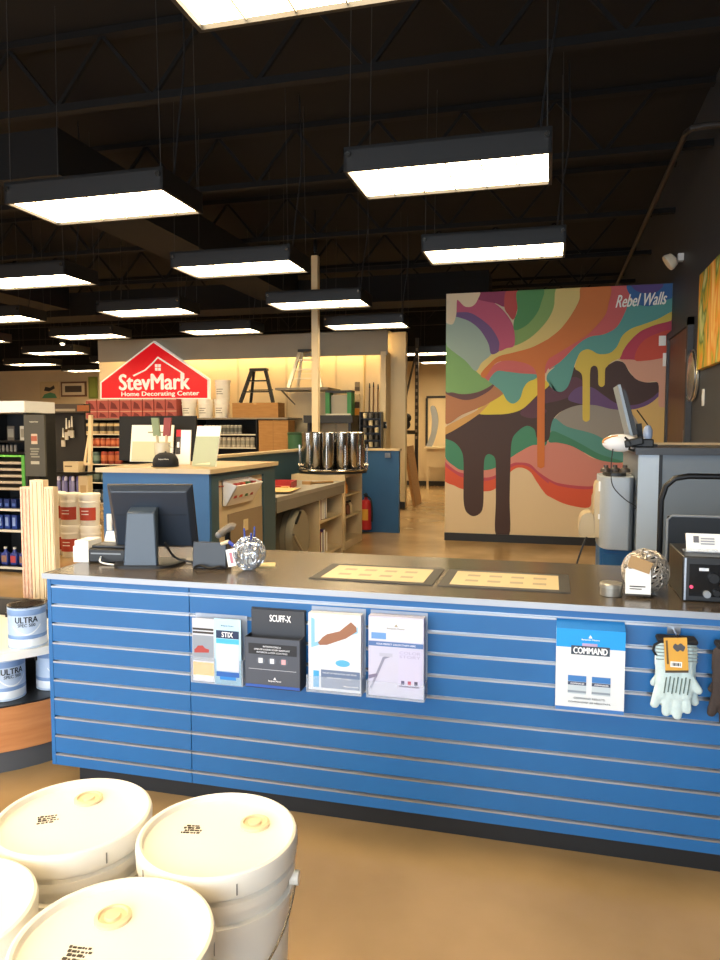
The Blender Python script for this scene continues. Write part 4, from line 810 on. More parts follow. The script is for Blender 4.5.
# jug holding brushes
jx = PY(164, 445, 5.15).x
t = thing('clear_jug', 'clear plastic jug standing behind the black cap', 'jug', (jx, 5.12, KT)); part('jug_body', MB().lathe([(.045, 0), (.055, .004), (.06, .17), (.057, .17), (.052, .008), (.001, .008)], 22), mat('milky_plastic', '#d9d2bc', .25, alpha=.7), t); part('jug_handle', MB().tube([(.058, 0, .15), (.095, 0, .13), (.09, 0, .06), (.056, 0, .05)], .008, 8), M_clear, t)
for k, (dx, c1_, c2_, nm) in enumerate(((-.03, '#7d8a66', '#b9ae8c', 'olive'), (.03, '#8c3a34', '#cbb08c', 'red'))):
    bt = thing('paint_brush', nm + ' handled paint brush standing in the clear jug', 'brush', (jx + dx * .7, 5.12, KT + .009), 0); L2 = Vector((dx * 1.2, 0, .36))
    part('handle', MB().cyl(L2 * .0 + Vector((0, 0, 0)), L2 * .62, .007, 8, .012), flat(c2_), bt); part('bristle_head', MB().obox(L2 * .8, (.03, 0, 0), (0, .009, 0), (L2.x * .2, 0, L2.z * .2)), flat(c1_), bt)

# ================================================================== island bench, half walls, canisters
BX = -2.35
t = thing('island_half_wall', 'blue half wall with pale cap behind the canisters', 'half wall', (-2.8, 10.2, 0))
part('side_wall', MB().box(-3.50, -3.42, 6.4, 10.18, 0, 1.19), M_blue_shade, t, True); part('rear_wall', MB().box(-3.50, -2.10, 10.18, 10.26, 0, 1.19), mat('deep_blue_laminate', '#26598c', .5, noise=.06, scale=3), t, True)
part('wall_cap', MB().box(-3.52, -3.40, 6.38, 10.16, 1.19, 1.22).box(-3.52, -2.08, 10.16, 10.28, 1.19, 1.22), M_beigelam, t, True)
part('coat_hook', MB().box(-2.30, -2.22, 10.14, 10.18, 1.09, 1.16), M_alu, t, True)
t = thing('work_bench', 'grey topped work bench with open shelves inside the blue island', 'bench', (-2.85, 7.2, 0))
BZ = .885
part('bench_top', MB().box(-3.40, BX, 6.02, 8.22, BZ - .04, BZ), mat('grey_worktop', '#8f8a80', .35, noise=.08, scale=8), t, True); part('bench_apron', MB().box(BX - .03, BX - .004, 6.02, 8.22, BZ - .14, BZ - .04), mat('grey_apron', '#7c776c', .5), t, True)
for y in (6.02, 7.32, 8.19): part('upright', MB().box(-3.38, BX - .03, y, y + .03, 0, BZ - .04), M_beigelam, t, True)
part('shelf', MB().box(-3.38, BX - .03, 7.35, 8.19, .48, .505), M_beigelam, t, True); part('base_shelf', MB().box(-3.38, BX - .03, 6.05, 8.19, .10, .13), M_beigelam, t, True); part('back_panel', MB().box(-3.40, -3.38, 6.02, 8.22, 0, BZ - .04), mat('dark_back', '#3a342c', .7), t, True)
# grey drum machine under the bench
dm = thing('grey_mixer', 'grey rounded drum machine on the bench floor shelf', 'machine', (-2.56, 6.78, .13), 0)
o_ = MB().lathe([(.05, -.17), (.26, -.17), (.28, -.14), (.28, .14), (.26, .17), (.05, .17)], 36); o_.v = [Vector((p.z * 1.0, p.x, p.y + .30)) for p in o_.v]
part('drum', o_, mat('grey_machine', '#85806f', .45), dm); part('window_slot', MB().obox((.12, -.12, .50), (.07, 0, 0), (0, .07, .05), (0, -.004, .006)), M_black, dm); part('foot', MB().box(-.19, .19, -.22, .22, 0, .06), mat('grey_machine_foot', '#6f6a5c', .5), dm); part('lever', MB().cyl((.2, -.32, .36), (.2, -.05, .14), .014, 8), M_alu, dm)
for k in range(3): part('drum_band', MB().tube([(.06 * k - .02, .283 * math.cos(a), .30 + .283 * math.sin(a)) for a in [2 * PI * i / 32 for i in range(32)]], .006, 6, closed=True), mat('grey_machine_foot', '#6f6a5c', .5), dm)
# small things on bench and shelves
def book(lab, loc, w_, d_, h_, col, name='book', grp=None):
    b_ = thing(name, lab, 'book', loc, 0, grp); part('cover', MB().box(-w_ / 2, w_ / 2, -d_ / 2, d_ / 2, 0, h_), flat(col), b_); part('page_block', MB().box(-w_ / 2 + .004, w_ / 2 + .0015, -d_ / 2 + .004, d_ / 2 - .004, .006, h_ - .006 + .0), M_paper, b_); return b_
for k, (c_, hh) in enumerate((('#b8442e', .30), ('#8c3a30', .26), ('#c8c0b0', .28), ('#3c5a8c', .24))): book(('rust', 'maroon', 'cream', 'blue')[k] + ' binder standing on the bench shelf under the worktop', (-2.52, 7.44 + .075 * k, .505), .22, .05, hh, c_, 'binder')
for k, (c_, hh) in enumerate((('#7a2c30', .24), ('#4a3c78', .26), ('#c9b48c', .22))): book(('wine', 'violet', 'tan')[k] + ' binder standing on the bench floor shelf', (-2.52, 7.5 + .09 * k, .13), .22, .055, hh, c_, 'binder')
tr = thing('paper_tray', 'red paper tray on the grey work bench', 'tray', (-2.75, 7.1, BZ), .2); part('tray_base', MB().box(-.16, .16, -.2, .2, 0, .006).box(-.16, -.152, -.2, .2, .006, .07).box(.152, .16, -.2, .2, .006, .07).box(-.16, .16, .192, .2, .006, .07), flat('#a83230'), tr); part('tray_lip', MB().box(-.16, .16, -.2, -.194, .006, .03), flat('#a83230'), tr)
for k in range(4): solo('paper_sheet', MB().obox((0, 0, .002), (.11, 0, 0), (0, .14, 0), (0, 0, .0015)), flat(('#e8d6a0', '#efe4c4', '#d9b878', '#f0e8d0')[k]), ('yellow', 'cream', 'tan', 'white')[k] + ' loose paper sheet on the grey work bench', 'paper', (-2.62 - .06 * k, 6.35 + .12 * k, BZ + .004 * k), .4 - .3 * k, 'papers on the bench', world=False)
solo('clipboard', MB().box(-.16, .16, -.24, .24, 0, .006).box(-.04, .04, .2, .24, .006, .018), flat('#c9a868'), 'tan clipboard lying on the work bench edge', 'clipboard', (-2.56, 6.62, BZ + .016), .1, world=False)
solo('hammer_handle', MB().cyl((-.1, -.15, .014), (.1, .15, .014), .013, 8).box(-.16, -.06, -.18, -.13, 0, .035), flat('#9c7a4c'), 'wooden handled mallet lying on the work bench', 'mallet', (-2.5, 7.75, BZ), 0, world=False)
# canister carousel
CAX, CAY = PX(333, 468, -2.72).x, PX(333, 468, -2.72).y
sd = thing('carousel_stand', 'beige shelf cabinet carrying the steel canister carousel', 'cabinet', (CAX, CAY, 0)); cz = PX(333, 468, -2.72).z - .06
part('cabinet_box', MB().box(-.42, .28, -.42, .42, 0, .1).box(-.42, .28, -.42, -.39, .1, cz).box(-.42, .28, .39, .42, .1, cz).box(-.42, -.39, -.39, .39, .1, cz).box(-.42, .28, -.39, .39, cz - .04, cz - .0), M_beigelam, sd)
for k, z in enumerate((.38, .66)): part('cabinet_shelf', MB().box(-.39, .27, -.39, .39, z, z + .02), M_beigelam, sd)
for k in range(5):
    bt = thing('bottle', ('white', 'rust', 'orange', 'brown', 'cream')[k] + ' colorant bottle on the carousel cabinet shelf', 'bottle', (CAX + .19, CAY - .32 + .11 * k, .68 if k < 3 else .40), 0); cc_ = ('#e8e0d0', '#a8442c', '#d08a3c', '#7a4a30', '#d9c8a0')[k]
    part('bottle_body', MB().lathe([(.032, 0), (.035, .004), (.035, .11), (.014, .135), (.014, .15)], 14), flat(cc_), bt); part('bottle_cap', MB().lathe([(.017, .15), (.017, .17), (.001, .172)], 12), M_black, bt)
ca = thing('canister_carousel', 'carousel of polished steel colorant canisters beside the white post', 'carousel', (CAX, CAY, cz))
part('base_plate', MB().lathe([(.40, 0), (.44, .005), (.44, .03), (.40, .035)], 40), M_black, ca); part('ring', MB().tube([(.445 * math.cos(2 * PI * i / 40), .445 * math.sin(2 * PI * i / 40), .045) for i in range(40)], .016, 8, closed=True), M_steel, ca)
for k in range(12):
    a = 2 * PI * k / 12 + .12; c_ = (.33 * math.cos(a), .33 * math.sin(a), .06)
    cn_ = part('canister', MB().lathe([(.078, 0), (.08, .004), (.08, .44), (.083, .443), (.083, .455), (.06, .465), (.001, .468)], 24, c_), M_steel, ca)
    a2 = (math.cos(a), math.sin(a)); part('pump_valve', MB().cyl((c_[0] + a2[0] * .08, c_[1] + a2[1] * .08, .10), (c_[0] + a2[0] * .13, c_[1] + a2[1] * .13, .10), .018, 8).cyl((c_[0] + a2[0] * .115, c_[1] + a2[1] * .115, .06), (c_[0] + a2[0] * .115, c_[1] + a2[1] * .115, .36), .008, 6), M_steel, cn_); part('canister_foot', MB().lathe([(.083, -.025), (.083, .0)], 20, c_), M_black, cn_)
part('hub', MB().lathe([(.2, .035), (.2, .40), (.05, .42), (.001, .42)], 20), M_blackm, ca)
# post
pa = PY(315.5, 300, 10.45); zt = PY(315.5, 256, 10.45).z; ztip = PY(315.5, 234, 10.45).z
po = thing('white_post', 'slim cream post rising behind the steel canisters to the dark ceiling', 'post', (pa.x, 10.45, 0)); part('post_shaft', MB().box(-.05, .05, -.05, .05, 0, zt), M_cream, po, bev=.004); part('post_rod', MB().cyl((0, 0, zt), (0, 0, ZC - .002), .012, 8).lathe([(.02, zt + .05), (.032, zt + .1), (.032, zt + .2), (.02, zt + .25)], 10), M_blackm, po)
# fire extinguisher on the half wall
fe = PY(364, 540, 10.05)
t = thing('fire_extinguisher', 'red fire extinguisher with yellow label on the blue half wall', 'extinguisher', (fe.x + .02, 10.09, .05)); part('cylinder', MB().lathe([(.075, 0), (.08, .005), (.08, .36), (.06, .42), (.025, .44), (.025, .47)], 20), flat('#b8262a', .3), t); part('label', MB().lathe([(.0812, .14), (.0815, .30)], 10, (0, 0, 0), -PI * .85, -PI * .3, False), flat('#d9a63c'), t); part('valve', MB().box(-.02, .02, -.03, .03, .47, .51).box(-.012, .012, -.11, .02, .51, .525), M_black, t); part('hose', MB().tube(spline([(0, -.03, .49), (.08, -.05, .45), (.1, -.05, .3), (.095, -.03, .12)], 4, False), .012, 8), M_black, t); part('wall_bracket', MB().box(-.03, .03, .08, .0895, .1, .4), M_blackm, t)

# ================================================================== grey workstation on the right
WX0, WX1, WY = .49, 1.38, 4.4
t = thing('grey_workstation', 'grey workstation with dark top and pale end strip behind the counter', 'workstation', (1.0, 4.8, 0)); WZ = PY(650, 453, WY).z
part('pale_strip', MB().box(WX0, WX0 + .11, WY, WY + .03, 0, WZ - .01), mat('pale_silver_laminate', '#b3c0cc', .35), t, True); part('front_panel', MB().box(WX0 + .13, WX1, WY + .012, WY + .03, 0, WZ - .01), mat('mid_grey_laminate', '#6f7880', .45), t, True); part('channel', MB().box(WX0 + .11, WX0 + .13, WY + .008, WY + .03, 0, WZ - .01), M_black, t, True)
part('side_panel', MB().box(WX0, WX0 + .03, WY + .03, 5.3, 0, WZ - .01), mat('mid_grey_laminate', '#6f7880', .45), t, True); part('top', MB().box(WX0 - .02, WX1, WY - .02, 5.35, WZ - .01, WZ + .03), mat('charcoal_top', '#3a3c40', .4), t, True); part('top_rim', MB().box(WX0 + .05, WX1, 5.28, 5.33, WZ + .03, WZ + .045), M_beigelam, t, True)
WT = WZ + .03
# tubular stool in front of it
sx0 = PY(661, 500, 3.75).x; sz = PY(680, 476, 3.75).z
t = thing('tall_stool', 'black tubular framed stool with dark back panel behind the counter', 'stool', (sx0 + .24, 3.75, 0)); hx = .24
part('back_frame', MB().tube([(-hx, 0, 0), (-hx, 0, sz - .12), (-hx + .02, 0, sz - .05), (-hx + .06, 0, sz - .012), (-hx + .12, 0, sz), (hx - .12, 0, sz), (hx - .06, 0, sz - .012), (hx - .02, 0, sz - .05), (hx, 0, sz - .12), (hx, 0, 0)], .014, 10), M_blackm, t)
bp = part('back_panel', MB().box(-hx + .03, hx - .02, -.012, .006, .78, PY(690, 516, 3.75).z), mat('dark_mesh_panel', '#20252c', .5), t, bev=.006); part('panel_rim', MB().tube([(-hx + .03, -.012, .78), (-hx + .03, -.012, PY(690, 516, 3.75).z - .02), (-hx + .05, -.012, PY(690, 516, 3.75).z), (hx - .02, -.012, PY(690, 516, 3.75).z)], .006, 6), M_grey, bp)
part('seat', MB().box(-hx + .02, hx - .02, .016, .36, .70, .75), M_black, t, bev=.012)
for s in (-1, 1): part('leg', MB().cyl((s * (hx - .03), .34, .70), (s * hx, .40, 0), .014, 8), M_blackm, t)
part('foot_rail', MB().cyl((-hx, .0, .3), (hx, .0, .3), .010, 8), M_blackm, t)
# display monitor on edge, scanner cradle
mp_ = PY(632, 432, 4.7)
t = thing('side_monitor', 'thin dark monitor seen edge on standing on the grey workstation', 'monitor', (mp_.x + .02, 4.72, WT), 0); top = PY(617, 386, 4.7)
dx = top.x - mp_.x - .02; zz = top.z - WT
part('panel', MB().obox(((dx - .03) / 2, 0, .04 + (zz - .04) / 2), ((dx + .03) / 2, 0, (zz - .04) / 2), (0, .16, 0), (.008, 0, .002)), mat('pale_bezel', '#8c99a4', .4), t); part('back_cover', MB().obox(((dx - .03) / 2 + .020, 0, .05 + (zz - .06) / 2), ((dx + .03) / 2 * .9, 0, (zz - .06) / 2 * .86), (0, .15, 0), (.014, 0, .004)), M_black, t); part('stand_arm', MB().bar((.035, 0, .02), (.02, 0, .14), .03).box(-.02, .12, -.08, .08, 0, .015), M_black, t)
part('cable', MB().tube(spline([(dx * .4 + .05, -.02, zz * .6), (.07, -.02, zz * .35), (.08, -.02, .1), (.06, -.03, .02)], 5, False), .004, 6), M_black, t)
sp = PY(624, 446, 4.45)
t = thing('white_scanner', 'white and black handheld scanner overhanging the workstation edge', 'scanner', (sp.x + .03, 4.47, WT - .0), 0)
part('white_shell', MB().sphere((-.05, 0, .005 + .02), .10, 22, 14, (1.0, .55, .52)), mat('white_gloss', '#ececec', .2), t); part('amber_stripe', MB().tube([(-.05 + .098 * math.cos(a), -.030, .025 + .05 * math.sin(a) * .7 + .006) for a in [PI * (1.05 - .5 * i / 10) for i in range(11)]], .005, 6), flat('#c98a3c'), t)
part('trigger_body', MB().box(.0, .13, -.04, .05, .0, .05).obox((.02, -.045, .03), (.05, 0, .012), (0, .02, 0), (-.004, 0, .022)), M_black, t, bev=.008); part('strap', MB().tube([(-.03, -.056, .06), (-.0, -.062, .03), (-.005, -.056, -.01), (.03, -.045, -.02)], .007, 6), M_black, t); part('clear_knob', MB().lathe([(.022, .05), (.026, .07), (.026, .10), (.015, .125), (.001, .13)], 14, (.10, 0, 0)), mat('smoky_cap', '#8c9ab4', .15), t)
part('cord', MB().tube(spline([(-.09, -.03, -.0), (-.10, -.05, -.10), (-.09, -.05, -.22), (-.02, -.05, -.30), (.035, -.05, -.335), (.04, -.05, -.35), (.028, -.05, -.35), (.03, -.05, -.32), (.05, -.05, -.15), (.055, -.04, -.0)], 6, False), .003, 6), M_black, t)
# grey dispenser machine + blue cabinet
m0, m1 = PY(599, 520, 4.5), PY(637, 520, 4.5); mz0, mz1 = PY(620, 550, 4.5).z, PY(620, 477, 4.5).z; m1.x = min(m1.x, WX0 - .004); mxc = (m0.x + m1.x) / 2; mr = (m1.x - m0.x) / 2; DY = 4.72
t = thing('blue_cabinet', 'low blue cabinet under the grey dispenser', 'cabinet', (mxc, DY, 0)); part('cabinet_body', MB().box(-mr + .01, mr - .002, -.17, .2, .06, mz0), M_blue2, t, bev=.003); part('cabinet_kick', MB().box(-mr + .03, mr - .08, -.15, .18, 0, .06), M_black, t); part('cabinet_door', MB().box(-mr + .03, mr - .08, -.18, -.1701, .09, mz0 - .03), M_blue2, t); part('door_pull', MB().box(mr - .12, mr - .1, -.19, -.1801, .3, .4), M_alu, t)
t = thing('tint_dispenser', 'silver grey dispenser machine with beige nozzle side beside the workstation', 'dispenser', (mxc, DY, mz0)); hh = mz1 - mz0
part('machine_body', MB().prism(spline([(-mr * .75, -.2), (0, -.24), (mr * .94, -.2), (mr * .94, .2), (-mr * .75, .2), (-mr, .0)], 3), (0, 0, 0), (1, 0, 0), (0, 1, 0), (0, 0, hh)), mat('silver_grey_shell', '#9aa3ac', .35), t, bev=.006)
part('machine_lid', MB().prism(spline([(-mr * .6, -.16), (mr * .5, -.16), (mr * .55, .14), (-mr * .55, .14)], 4), (.0, 0, hh), (1, 0, 0), (0, 1, 0), (0, 0, .02)), M_black, t)
for k in range(3): part('lid_nozzle', MB().lathe([(.034, hh + .02), (.03, hh + .04), (.014, hh + .048), (.014, hh + .062)], 12, (-.055 + .055 * k, -.06 + .03 * (k % 2), 0)), mat('brown_black', '#3c322a', .4), t)
ns = part('nozzle_arm', MB().prism(spline([(-mr - .02, .02), (-mr - .02, .30), (-mr + .02, .34), (-mr + .08, .34), (-mr + .08, .0), (-mr - .02, .0), (-mr - .10, .0), (-mr - .11, .06), (-mr - .09, .13), (-mr - .03, .14)], 4), (0, -.12, .06), (1, 0, 0), AZ, (0, .2, 0)), mat('beige_machine_plastic', '#c0ad8a', .4), t, bev=.008)
part('latch', MB().box(-mr - .0, -mr + .06, -.135, -.12, .34, .40), M_white, ns); part('latch', MB().box(-mr - .0, -mr + .04, -.135, -.12, .17, .20), M_white, ns)
part('power_lead', MB().tube(spline([(-mr - .02, .15, .1), (-mr - .12, .1, -.2), (-mr - .2, .0, -mz0 + .01), (-mr - .3, -.05, -mz0 + .01), (-mr - .15, -.1, -mz0 + .01)], 6, False), .006, 6), M_black, t)

# ================================================================== StevMark sign
YS = YW - .495
t = thing('store_sign', 'red house shaped sign lettered StevMark above the red cartons', 'sign', (PY(153, 370, YS).x, YS, PY(153, 398, YS).z))
def sp2(x, y, dy=0): p = PY(x, y, YS); return Vector((p.x, YS + dy, p.z))
def signpoly(name, pts, m_, dy, th=.004): 
    P = [sp2(x, y) for x, y in pts]; mb = MB(); n = len(P)
    mb.add([(p.x, YS + dy, p.z) for p in P] + [(p.x, YS + dy + th, p.z) for p in P], [tuple(range(n)), tuple(reversed(range(n, 2 * n)))] + [(i, (i + 1) % n, (i + 1) % n + n, i + n) for i in range(n)])
    return part(name, mb, m_, t, True, smooth=False)
M_red = mat('sign_red', '#e01420', .35, emit=.32); M_sw = mat('sign_white', '#f6efe4', .4, emit=.25)
signpoly('sign_rim', [(100.3, 382), (153.6, 340.8), (208.8, 379), (208.8, 399), (100.3, 399)], M_sw, 0.0, .09)
signpoly('red_face', [(101.8, 382.8), (153.6, 342.8), (207.4, 380), (207.4, 398), (101.8, 398)], M_red, -.006, .006)
signpoly('roof_outline', [(133, 375.2), (145, 369.5), (152, 363.0), (158, 356.5), (184.5, 373.5), (184.5, 379), (183.3, 379), (183.3, 374.3), (158, 358.3), (152.8, 364.2), (146, 370.6), (134, 376.6)], M_sw, -.010)
for (xa, ya) in ((155.2, 364.2), (158.4, 364.2), (155.2, 367.8), (158.4, 367.8)): signpoly('window_pane', [(xa, ya), (xa + 2.6, ya), (xa + 2.6, ya + 3), (xa, ya + 3)], M_sw, -.010)
def signtext(nm, s, x0, x1, y0, y1, bold):
    a, b, c = sp2((x0 + x1) / 2, (y0 + y1) / 2), sp2(x0, (y0 + y1) / 2), sp2(x1, (y0 + y1) / 2); h = sp2(x0, y0).z - sp2(x0, y1).z
    part(nm, textmb(s, (a.x, YS - .0105, a.z), (c.x - b.x, 0, 0), (0, 0, h), bold), M_sw, t, True)
signtext('store_name', 'StevMark', 118.5, 190, 373.5, 390, .028); signtext('tag_line', 'Home Decorating Center', 121, 199, 391.2, 397.2, .02)

# ================================================================== merchandise on the back partition
YSF = YW - .82       # front of wall shelves
def bz(y, x=180): return PY(x, y, YSF).z
ux0, ux1 = PY(84, 430, YSF).x, PY(257, 430, YSF).x
rows = (418, 434, 447, 465, 484, 505, 530)
su = thing('wall_shelving', 'dark backed wall shelving under the red sign', 'shelving', ((ux0 + ux1) / 2, YW - .2, 0))
part('back_board', MB().box(ux0, ux1, YW - .03, YW - .016, .12, bz(418)), mat('dark_shelf_back', '#241f1a', .7), su, True)
for y in rows: part('shelf', MB().box(ux0 + .03, ux1 - .03, YSF, YW - .03, bz(y) - .025, bz(y)), mat('shelf_grey', '#7d7568', .5), su, True)
for x in (ux0, ux1 - .03, PY(186, 430, YSF).x): part('upright', MB().box(x, x + .03, YSF + .01, YW - .03, 0, bz(418) - .026), M_blackm, su, True)
for y in rows[1:]: part('price_strip', MB().box(ux0 + .03, ux1 - .03, YSF - .006, YSF - .0005, bz(y) - .022, bz(y) - .002), flat('#d8d0bc'), su, True)
part('top_shelf_edge', MB().box(ux0, PY(288, 415, YSF).x, YSF - .03, YSF - .001, bz(418) - .03, bz(418)), mat('shelf_grey', '#7d7568', .5), su, True)
ux2 = PY(288, 415, YSF).x
part('top_shelf', MB().box(ux1, ux2, YSF, YW - .016, bz(418) - .03, bz(418)), mat('shelf_grey', '#7d7568', .5), su, True)
ST = bz(418)
# red cartons
M_rc = mat('red_carton', '#a8504a', .6); M_rc2 = mat('dark_red_print', '#6e2224', .6)
c0 = None
for k in range(8):
    xa, xb = PY(85 + 11.4 * k, 410, YSF).x, PY(85 + 11.4 * (k + 1), 410, YSF).x; h1 = bz(410.5) - ST; h2 = bz(398.5) - ST
    for lev, (za, zb) in enumerate(((0, h1 - .002), (h1, h2))):
        t = thing('red_carton', 'red paint carton with dark print, %s row above the wall shelving' % ('lower' if lev == 0 else 'upper'), 'carton', ((xa + xb) / 2, YSF + .16, ST + za), 0, 'red cartons above the shelving, row %d' % lev)
        w_ = (xb - xa) / 2 - .008; hh = zb - za
        part('carton', MB().box(-w_, w_, -.14, .14, 0, hh), M_rc, t); part('dark_print', MB().prism([(-w_ * .7, hh * .2), (w_ * .7, hh * .15), (w_ * .2, hh * .6), (-w_ * .5, hh * .8)], (0, -.141, 0), AX, AZ, (0, .0008, 0)), M_rc2, t); part('pale_edge', MB().box(-w_, w_, -.1412, -.1402, hh * .9, hh), flat('#c9a08c'), t)
# generic can
def mini(name, lab, cat, grp, r, h, body, lid, loc, band=None):
    t = thing(name, lab, cat, loc, 0, grp)
    part('body', MB().lathe([(r * .97, 0), (r, h * .02), (r, h * .9), (r * .96, h * .92)], 14), flat(body), t); part('lid', MB().lathe([(r * .9, h * .92), (r * .9, h * .985), (r * .4, h)], 14), flat(lid, .35), t)
    if band: part('label', MB().lathe([(r * 1.01, h * .25), (r * 1.01, h * .7)], 14, cap=False), flat(band), t)
    return t
def row(proto, xs, Y, z):
    rr = max(v.co.x for ch in proto.children for v in ch.data.vertices); sc = min(1, .47 * (xs[1] - xs[0]) / rr)
    for ch in proto.children: ch.data.transform(Matrix.Diagonal((sc, sc, 1, 1)))
    proto.location = (xs[0], Y, z)
    for x in xs[1:]: copy_tree(proto, None, (x, Y, z))
def xsp(xa, xb, n, Y, y=440): return [PY(xa + (xb - xa) * (k + .5) / n, y, Y).x for k in range(n)]
Yr = YSF + .10
row(mini('paint_can', 'cream tin on the shelving tier just below the red cartons', 'paint can', 'cream tins', .09, .22, '#cbb488', '#8a7a58', (0, 0, 0), '#3a332a'), xsp(86, 122, 5, Yr), Yr, bz(434))
row(mini('paint_can', 'rust red tin on the second tier of the wall shelving', 'paint can', 'rust tins', .075, .17, '#a84a2c', '#c9a890', (0, 0, 0), '#c9744c'), xsp(85, 122, 7, Yr), Yr, bz(447))
row(mini('paint_can', 'dark teal tin on the third tier of the wall shelving', 'paint can', 'teal tins', .085, .24, '#35504c', '#5c6c66', (0, 0, 0), '#6c8478'), xsp(86, 100, 2, Yr), Yr, bz(465))
row(mini('paint_can', 'brown red tin on the third tier of the wall shelving', 'paint can', 'brown red tins', .085, .25, '#8a3626', '#b8482e', (0, 0, 0), '#b8663c'), xsp(101, 122, 3, Yr), Yr, bz(465))
row(mini('paint_can', 'dark green tin on the fourth tier of the wall shelving', 'paint can', 'green tins', .085, .23, '#2c3a34', '#4c5c54', (0, 0, 0), '#55655c'), xsp(86, 122, 5, Yr), Yr, bz(484))
row(mini('paint_can', 'slate tin on the fifth tier of the wall shelving', 'paint can', 'slate tins', .09, .26, '#2a3238', '#566068', (0, 0, 0), '#5c6870'), xsp(86, 122, 5, Yr), Yr, bz(505))
row(mini('paint_can', 'dark brown tin on the lowest tier of the wall shelving', 'paint can', 'brown tins', .09, .28, '#3a2c24', '#5c5048', (0, 0, 0), '#7c6a58'), xsp(86, 122, 5, Yr), Yr, bz(530))
row(mini('spray_can', 'small red topped can on the dark shelf under the pails', 'spray can', 'red topped cans', .045, .17, '#c9b8a0', '#b83c2a', (0, 0, 0), '#8c7a64'), xsp(188, 203, 4, Yr), Yr, bz(434))
row(mini('spray_can', 'small grey can on the dark shelf under the pails', 'spray can', 'grey cans', .045, .17, '#8c8a80', '#c9c4b4', (0, 0, 0), '#5c5c56'), xsp(204, 242, 10, Yr), Yr, bz(434))
row(mini('jar', 'small pale jar on the second dark shelf under the pails', 'jar', 'pale jars', .055, .19, '#b8ae98', '#d9d2c0', (0, 0, 0), '#8a8474'), xsp(218, 255, 8, Yr), Yr, bz(447))
# white pails on top
def small_pail(loc, lab, r=.145, h=.36, red=False, grp='white pails on the top shelf', sgn=1):
    t = thing('plastic_pail', lab, 'pail', loc, 0, grp)
    part('pail_body', MB().lathe([(r * .86, 0), (r * .9, .01), (r * .97, h * .7), (r * 1.02, h * .71), (r * 1.02, h * .76), (r * .97, h * .77), (r * .98, h * .9)], 24), M_pail, t); part('lid', MB().lathe([(r * 1.03, h * .88), (r * 1.04, h * .97), (r, h), (r * .9, h * .97), (.001, h * .97)], 24), M_pail, t)
    if red:
        lb = part('red_label', MB().lathe([(r * .965, h * .18), (r * .99, h * .58)], 12, (0, 0, 0), -PI * .72, -PI * .12, False), flat('#b8402c'), t)
        for k in range(2): part('label_rule', MB().lathe([(r * 1.0, h * (.36 + .1 * k)), (r * 1.0, h * (.385 + .1 * k))], 8, (0, 0, 0), -PI * .6, -PI * .35, False), M_paper, t)
    else:
        for k in range(3): part('print_line', MB().lathe([(r * .975, h * (.25 + .12 * k)), (r * .978, h * (.29 + .12 * k))], 8, (0, 0, 0), -PI * .68, -PI * (.36 + .05 * (k % 2)), False), flat('#8c8678'), t)
    return t
for k, xx in enumerate((185.5, 202, 218.5)): small_pail((PY(xx, 400, YSF + .02).x, YSF + .17, ST), 'white plastic pail in the row on the top shelf beside the sign')
small_pail((PY(219.5, 400, YSF + .02).x, YSF + .17, ST + .36), 'white plastic pail stacked on top of the pail row', grp='stacked pail')
# carton + black stepladder
xa, xb = PY(232, 408, YSF).x, PY(278, 408, YSF).x
cb = thing('cardboard_box', 'low brown carton on the top shelf carrying the black stepladder', 'box', ((xa + xb) / 2, YSF + .18, ST)); ch = bz(403.5) - ST
part('carton', MB().box((xa - xb) / 2, (xb - xa) / 2, -.17, .17, 0, ch), M_card, cb); part('tape', MB().box(-.03, .03, -.1712, .1712, ch - .03, ch + .001), flat('#c09a64'), cb)
def stepladder(name, lab, loc, wb, wt, h, d0, d1, m_, mtop, steps, tk=.06):
    t = thing(name, lab, 'ladder', loc)
    for s in (-1, 1):
        part('front_rail', MB().bar((s * wb, -d0, 0), (s * wt, -.02, h), tk, .05), m_, t); part('rear_rail', MB().bar((s * wb * .72, d1, 0), (s * wt * .8, .02, h - .02), tk * .8, .03), m_, t)
    for k in range(1, steps + 1): f = k / (steps + 1); w_ = wb + (wt - wb) * f; part('step', MB().box(-w_, w_, -d0 + (d0 - .02) * f - .04, -d0 + (d0 - .02) * f + .04, h * f - .012, h * f + .012), m_, t)
    part('rear_brace', MB().bar((-wb * .74, d1 * .6, h * .4), (wb * .74, d1 * .6, h * .4), .02), m_, t); part('top_cap', MB().box(-wt - .03, wt + .03, -.08, .06, h - .02, h + .03), mtop, t, bev=.006); return t
stepladder('step_ladder', 'short black stepladder standing on the brown carton', ((xa + xb) / 2 + .02, YSF + .18, ST + ch + .001), .33, .14, bz(370) - ST - ch - .02, .14, .13, M_blackm, M_black, 2)
# big carton beside shelving
xa, xb = PY(258, 430, YSF).x, PY(288, 430, YSF).x
cb = thing('cardboard_box', 'tall brown carton standing under the end of the top shelf', 'box', ((xa + xb) / 2, YSF + .2, 0)); part('carton', MB().box((xa - xb) / 2 + .01, (xb - xa) / 2, -.19, .17, 0, ST - .05), M_card, cb); part('flap_seam', MB().box(-.005, .005, -.1912, -.19, .05, ST - .08), flat('#86602f'), cb)
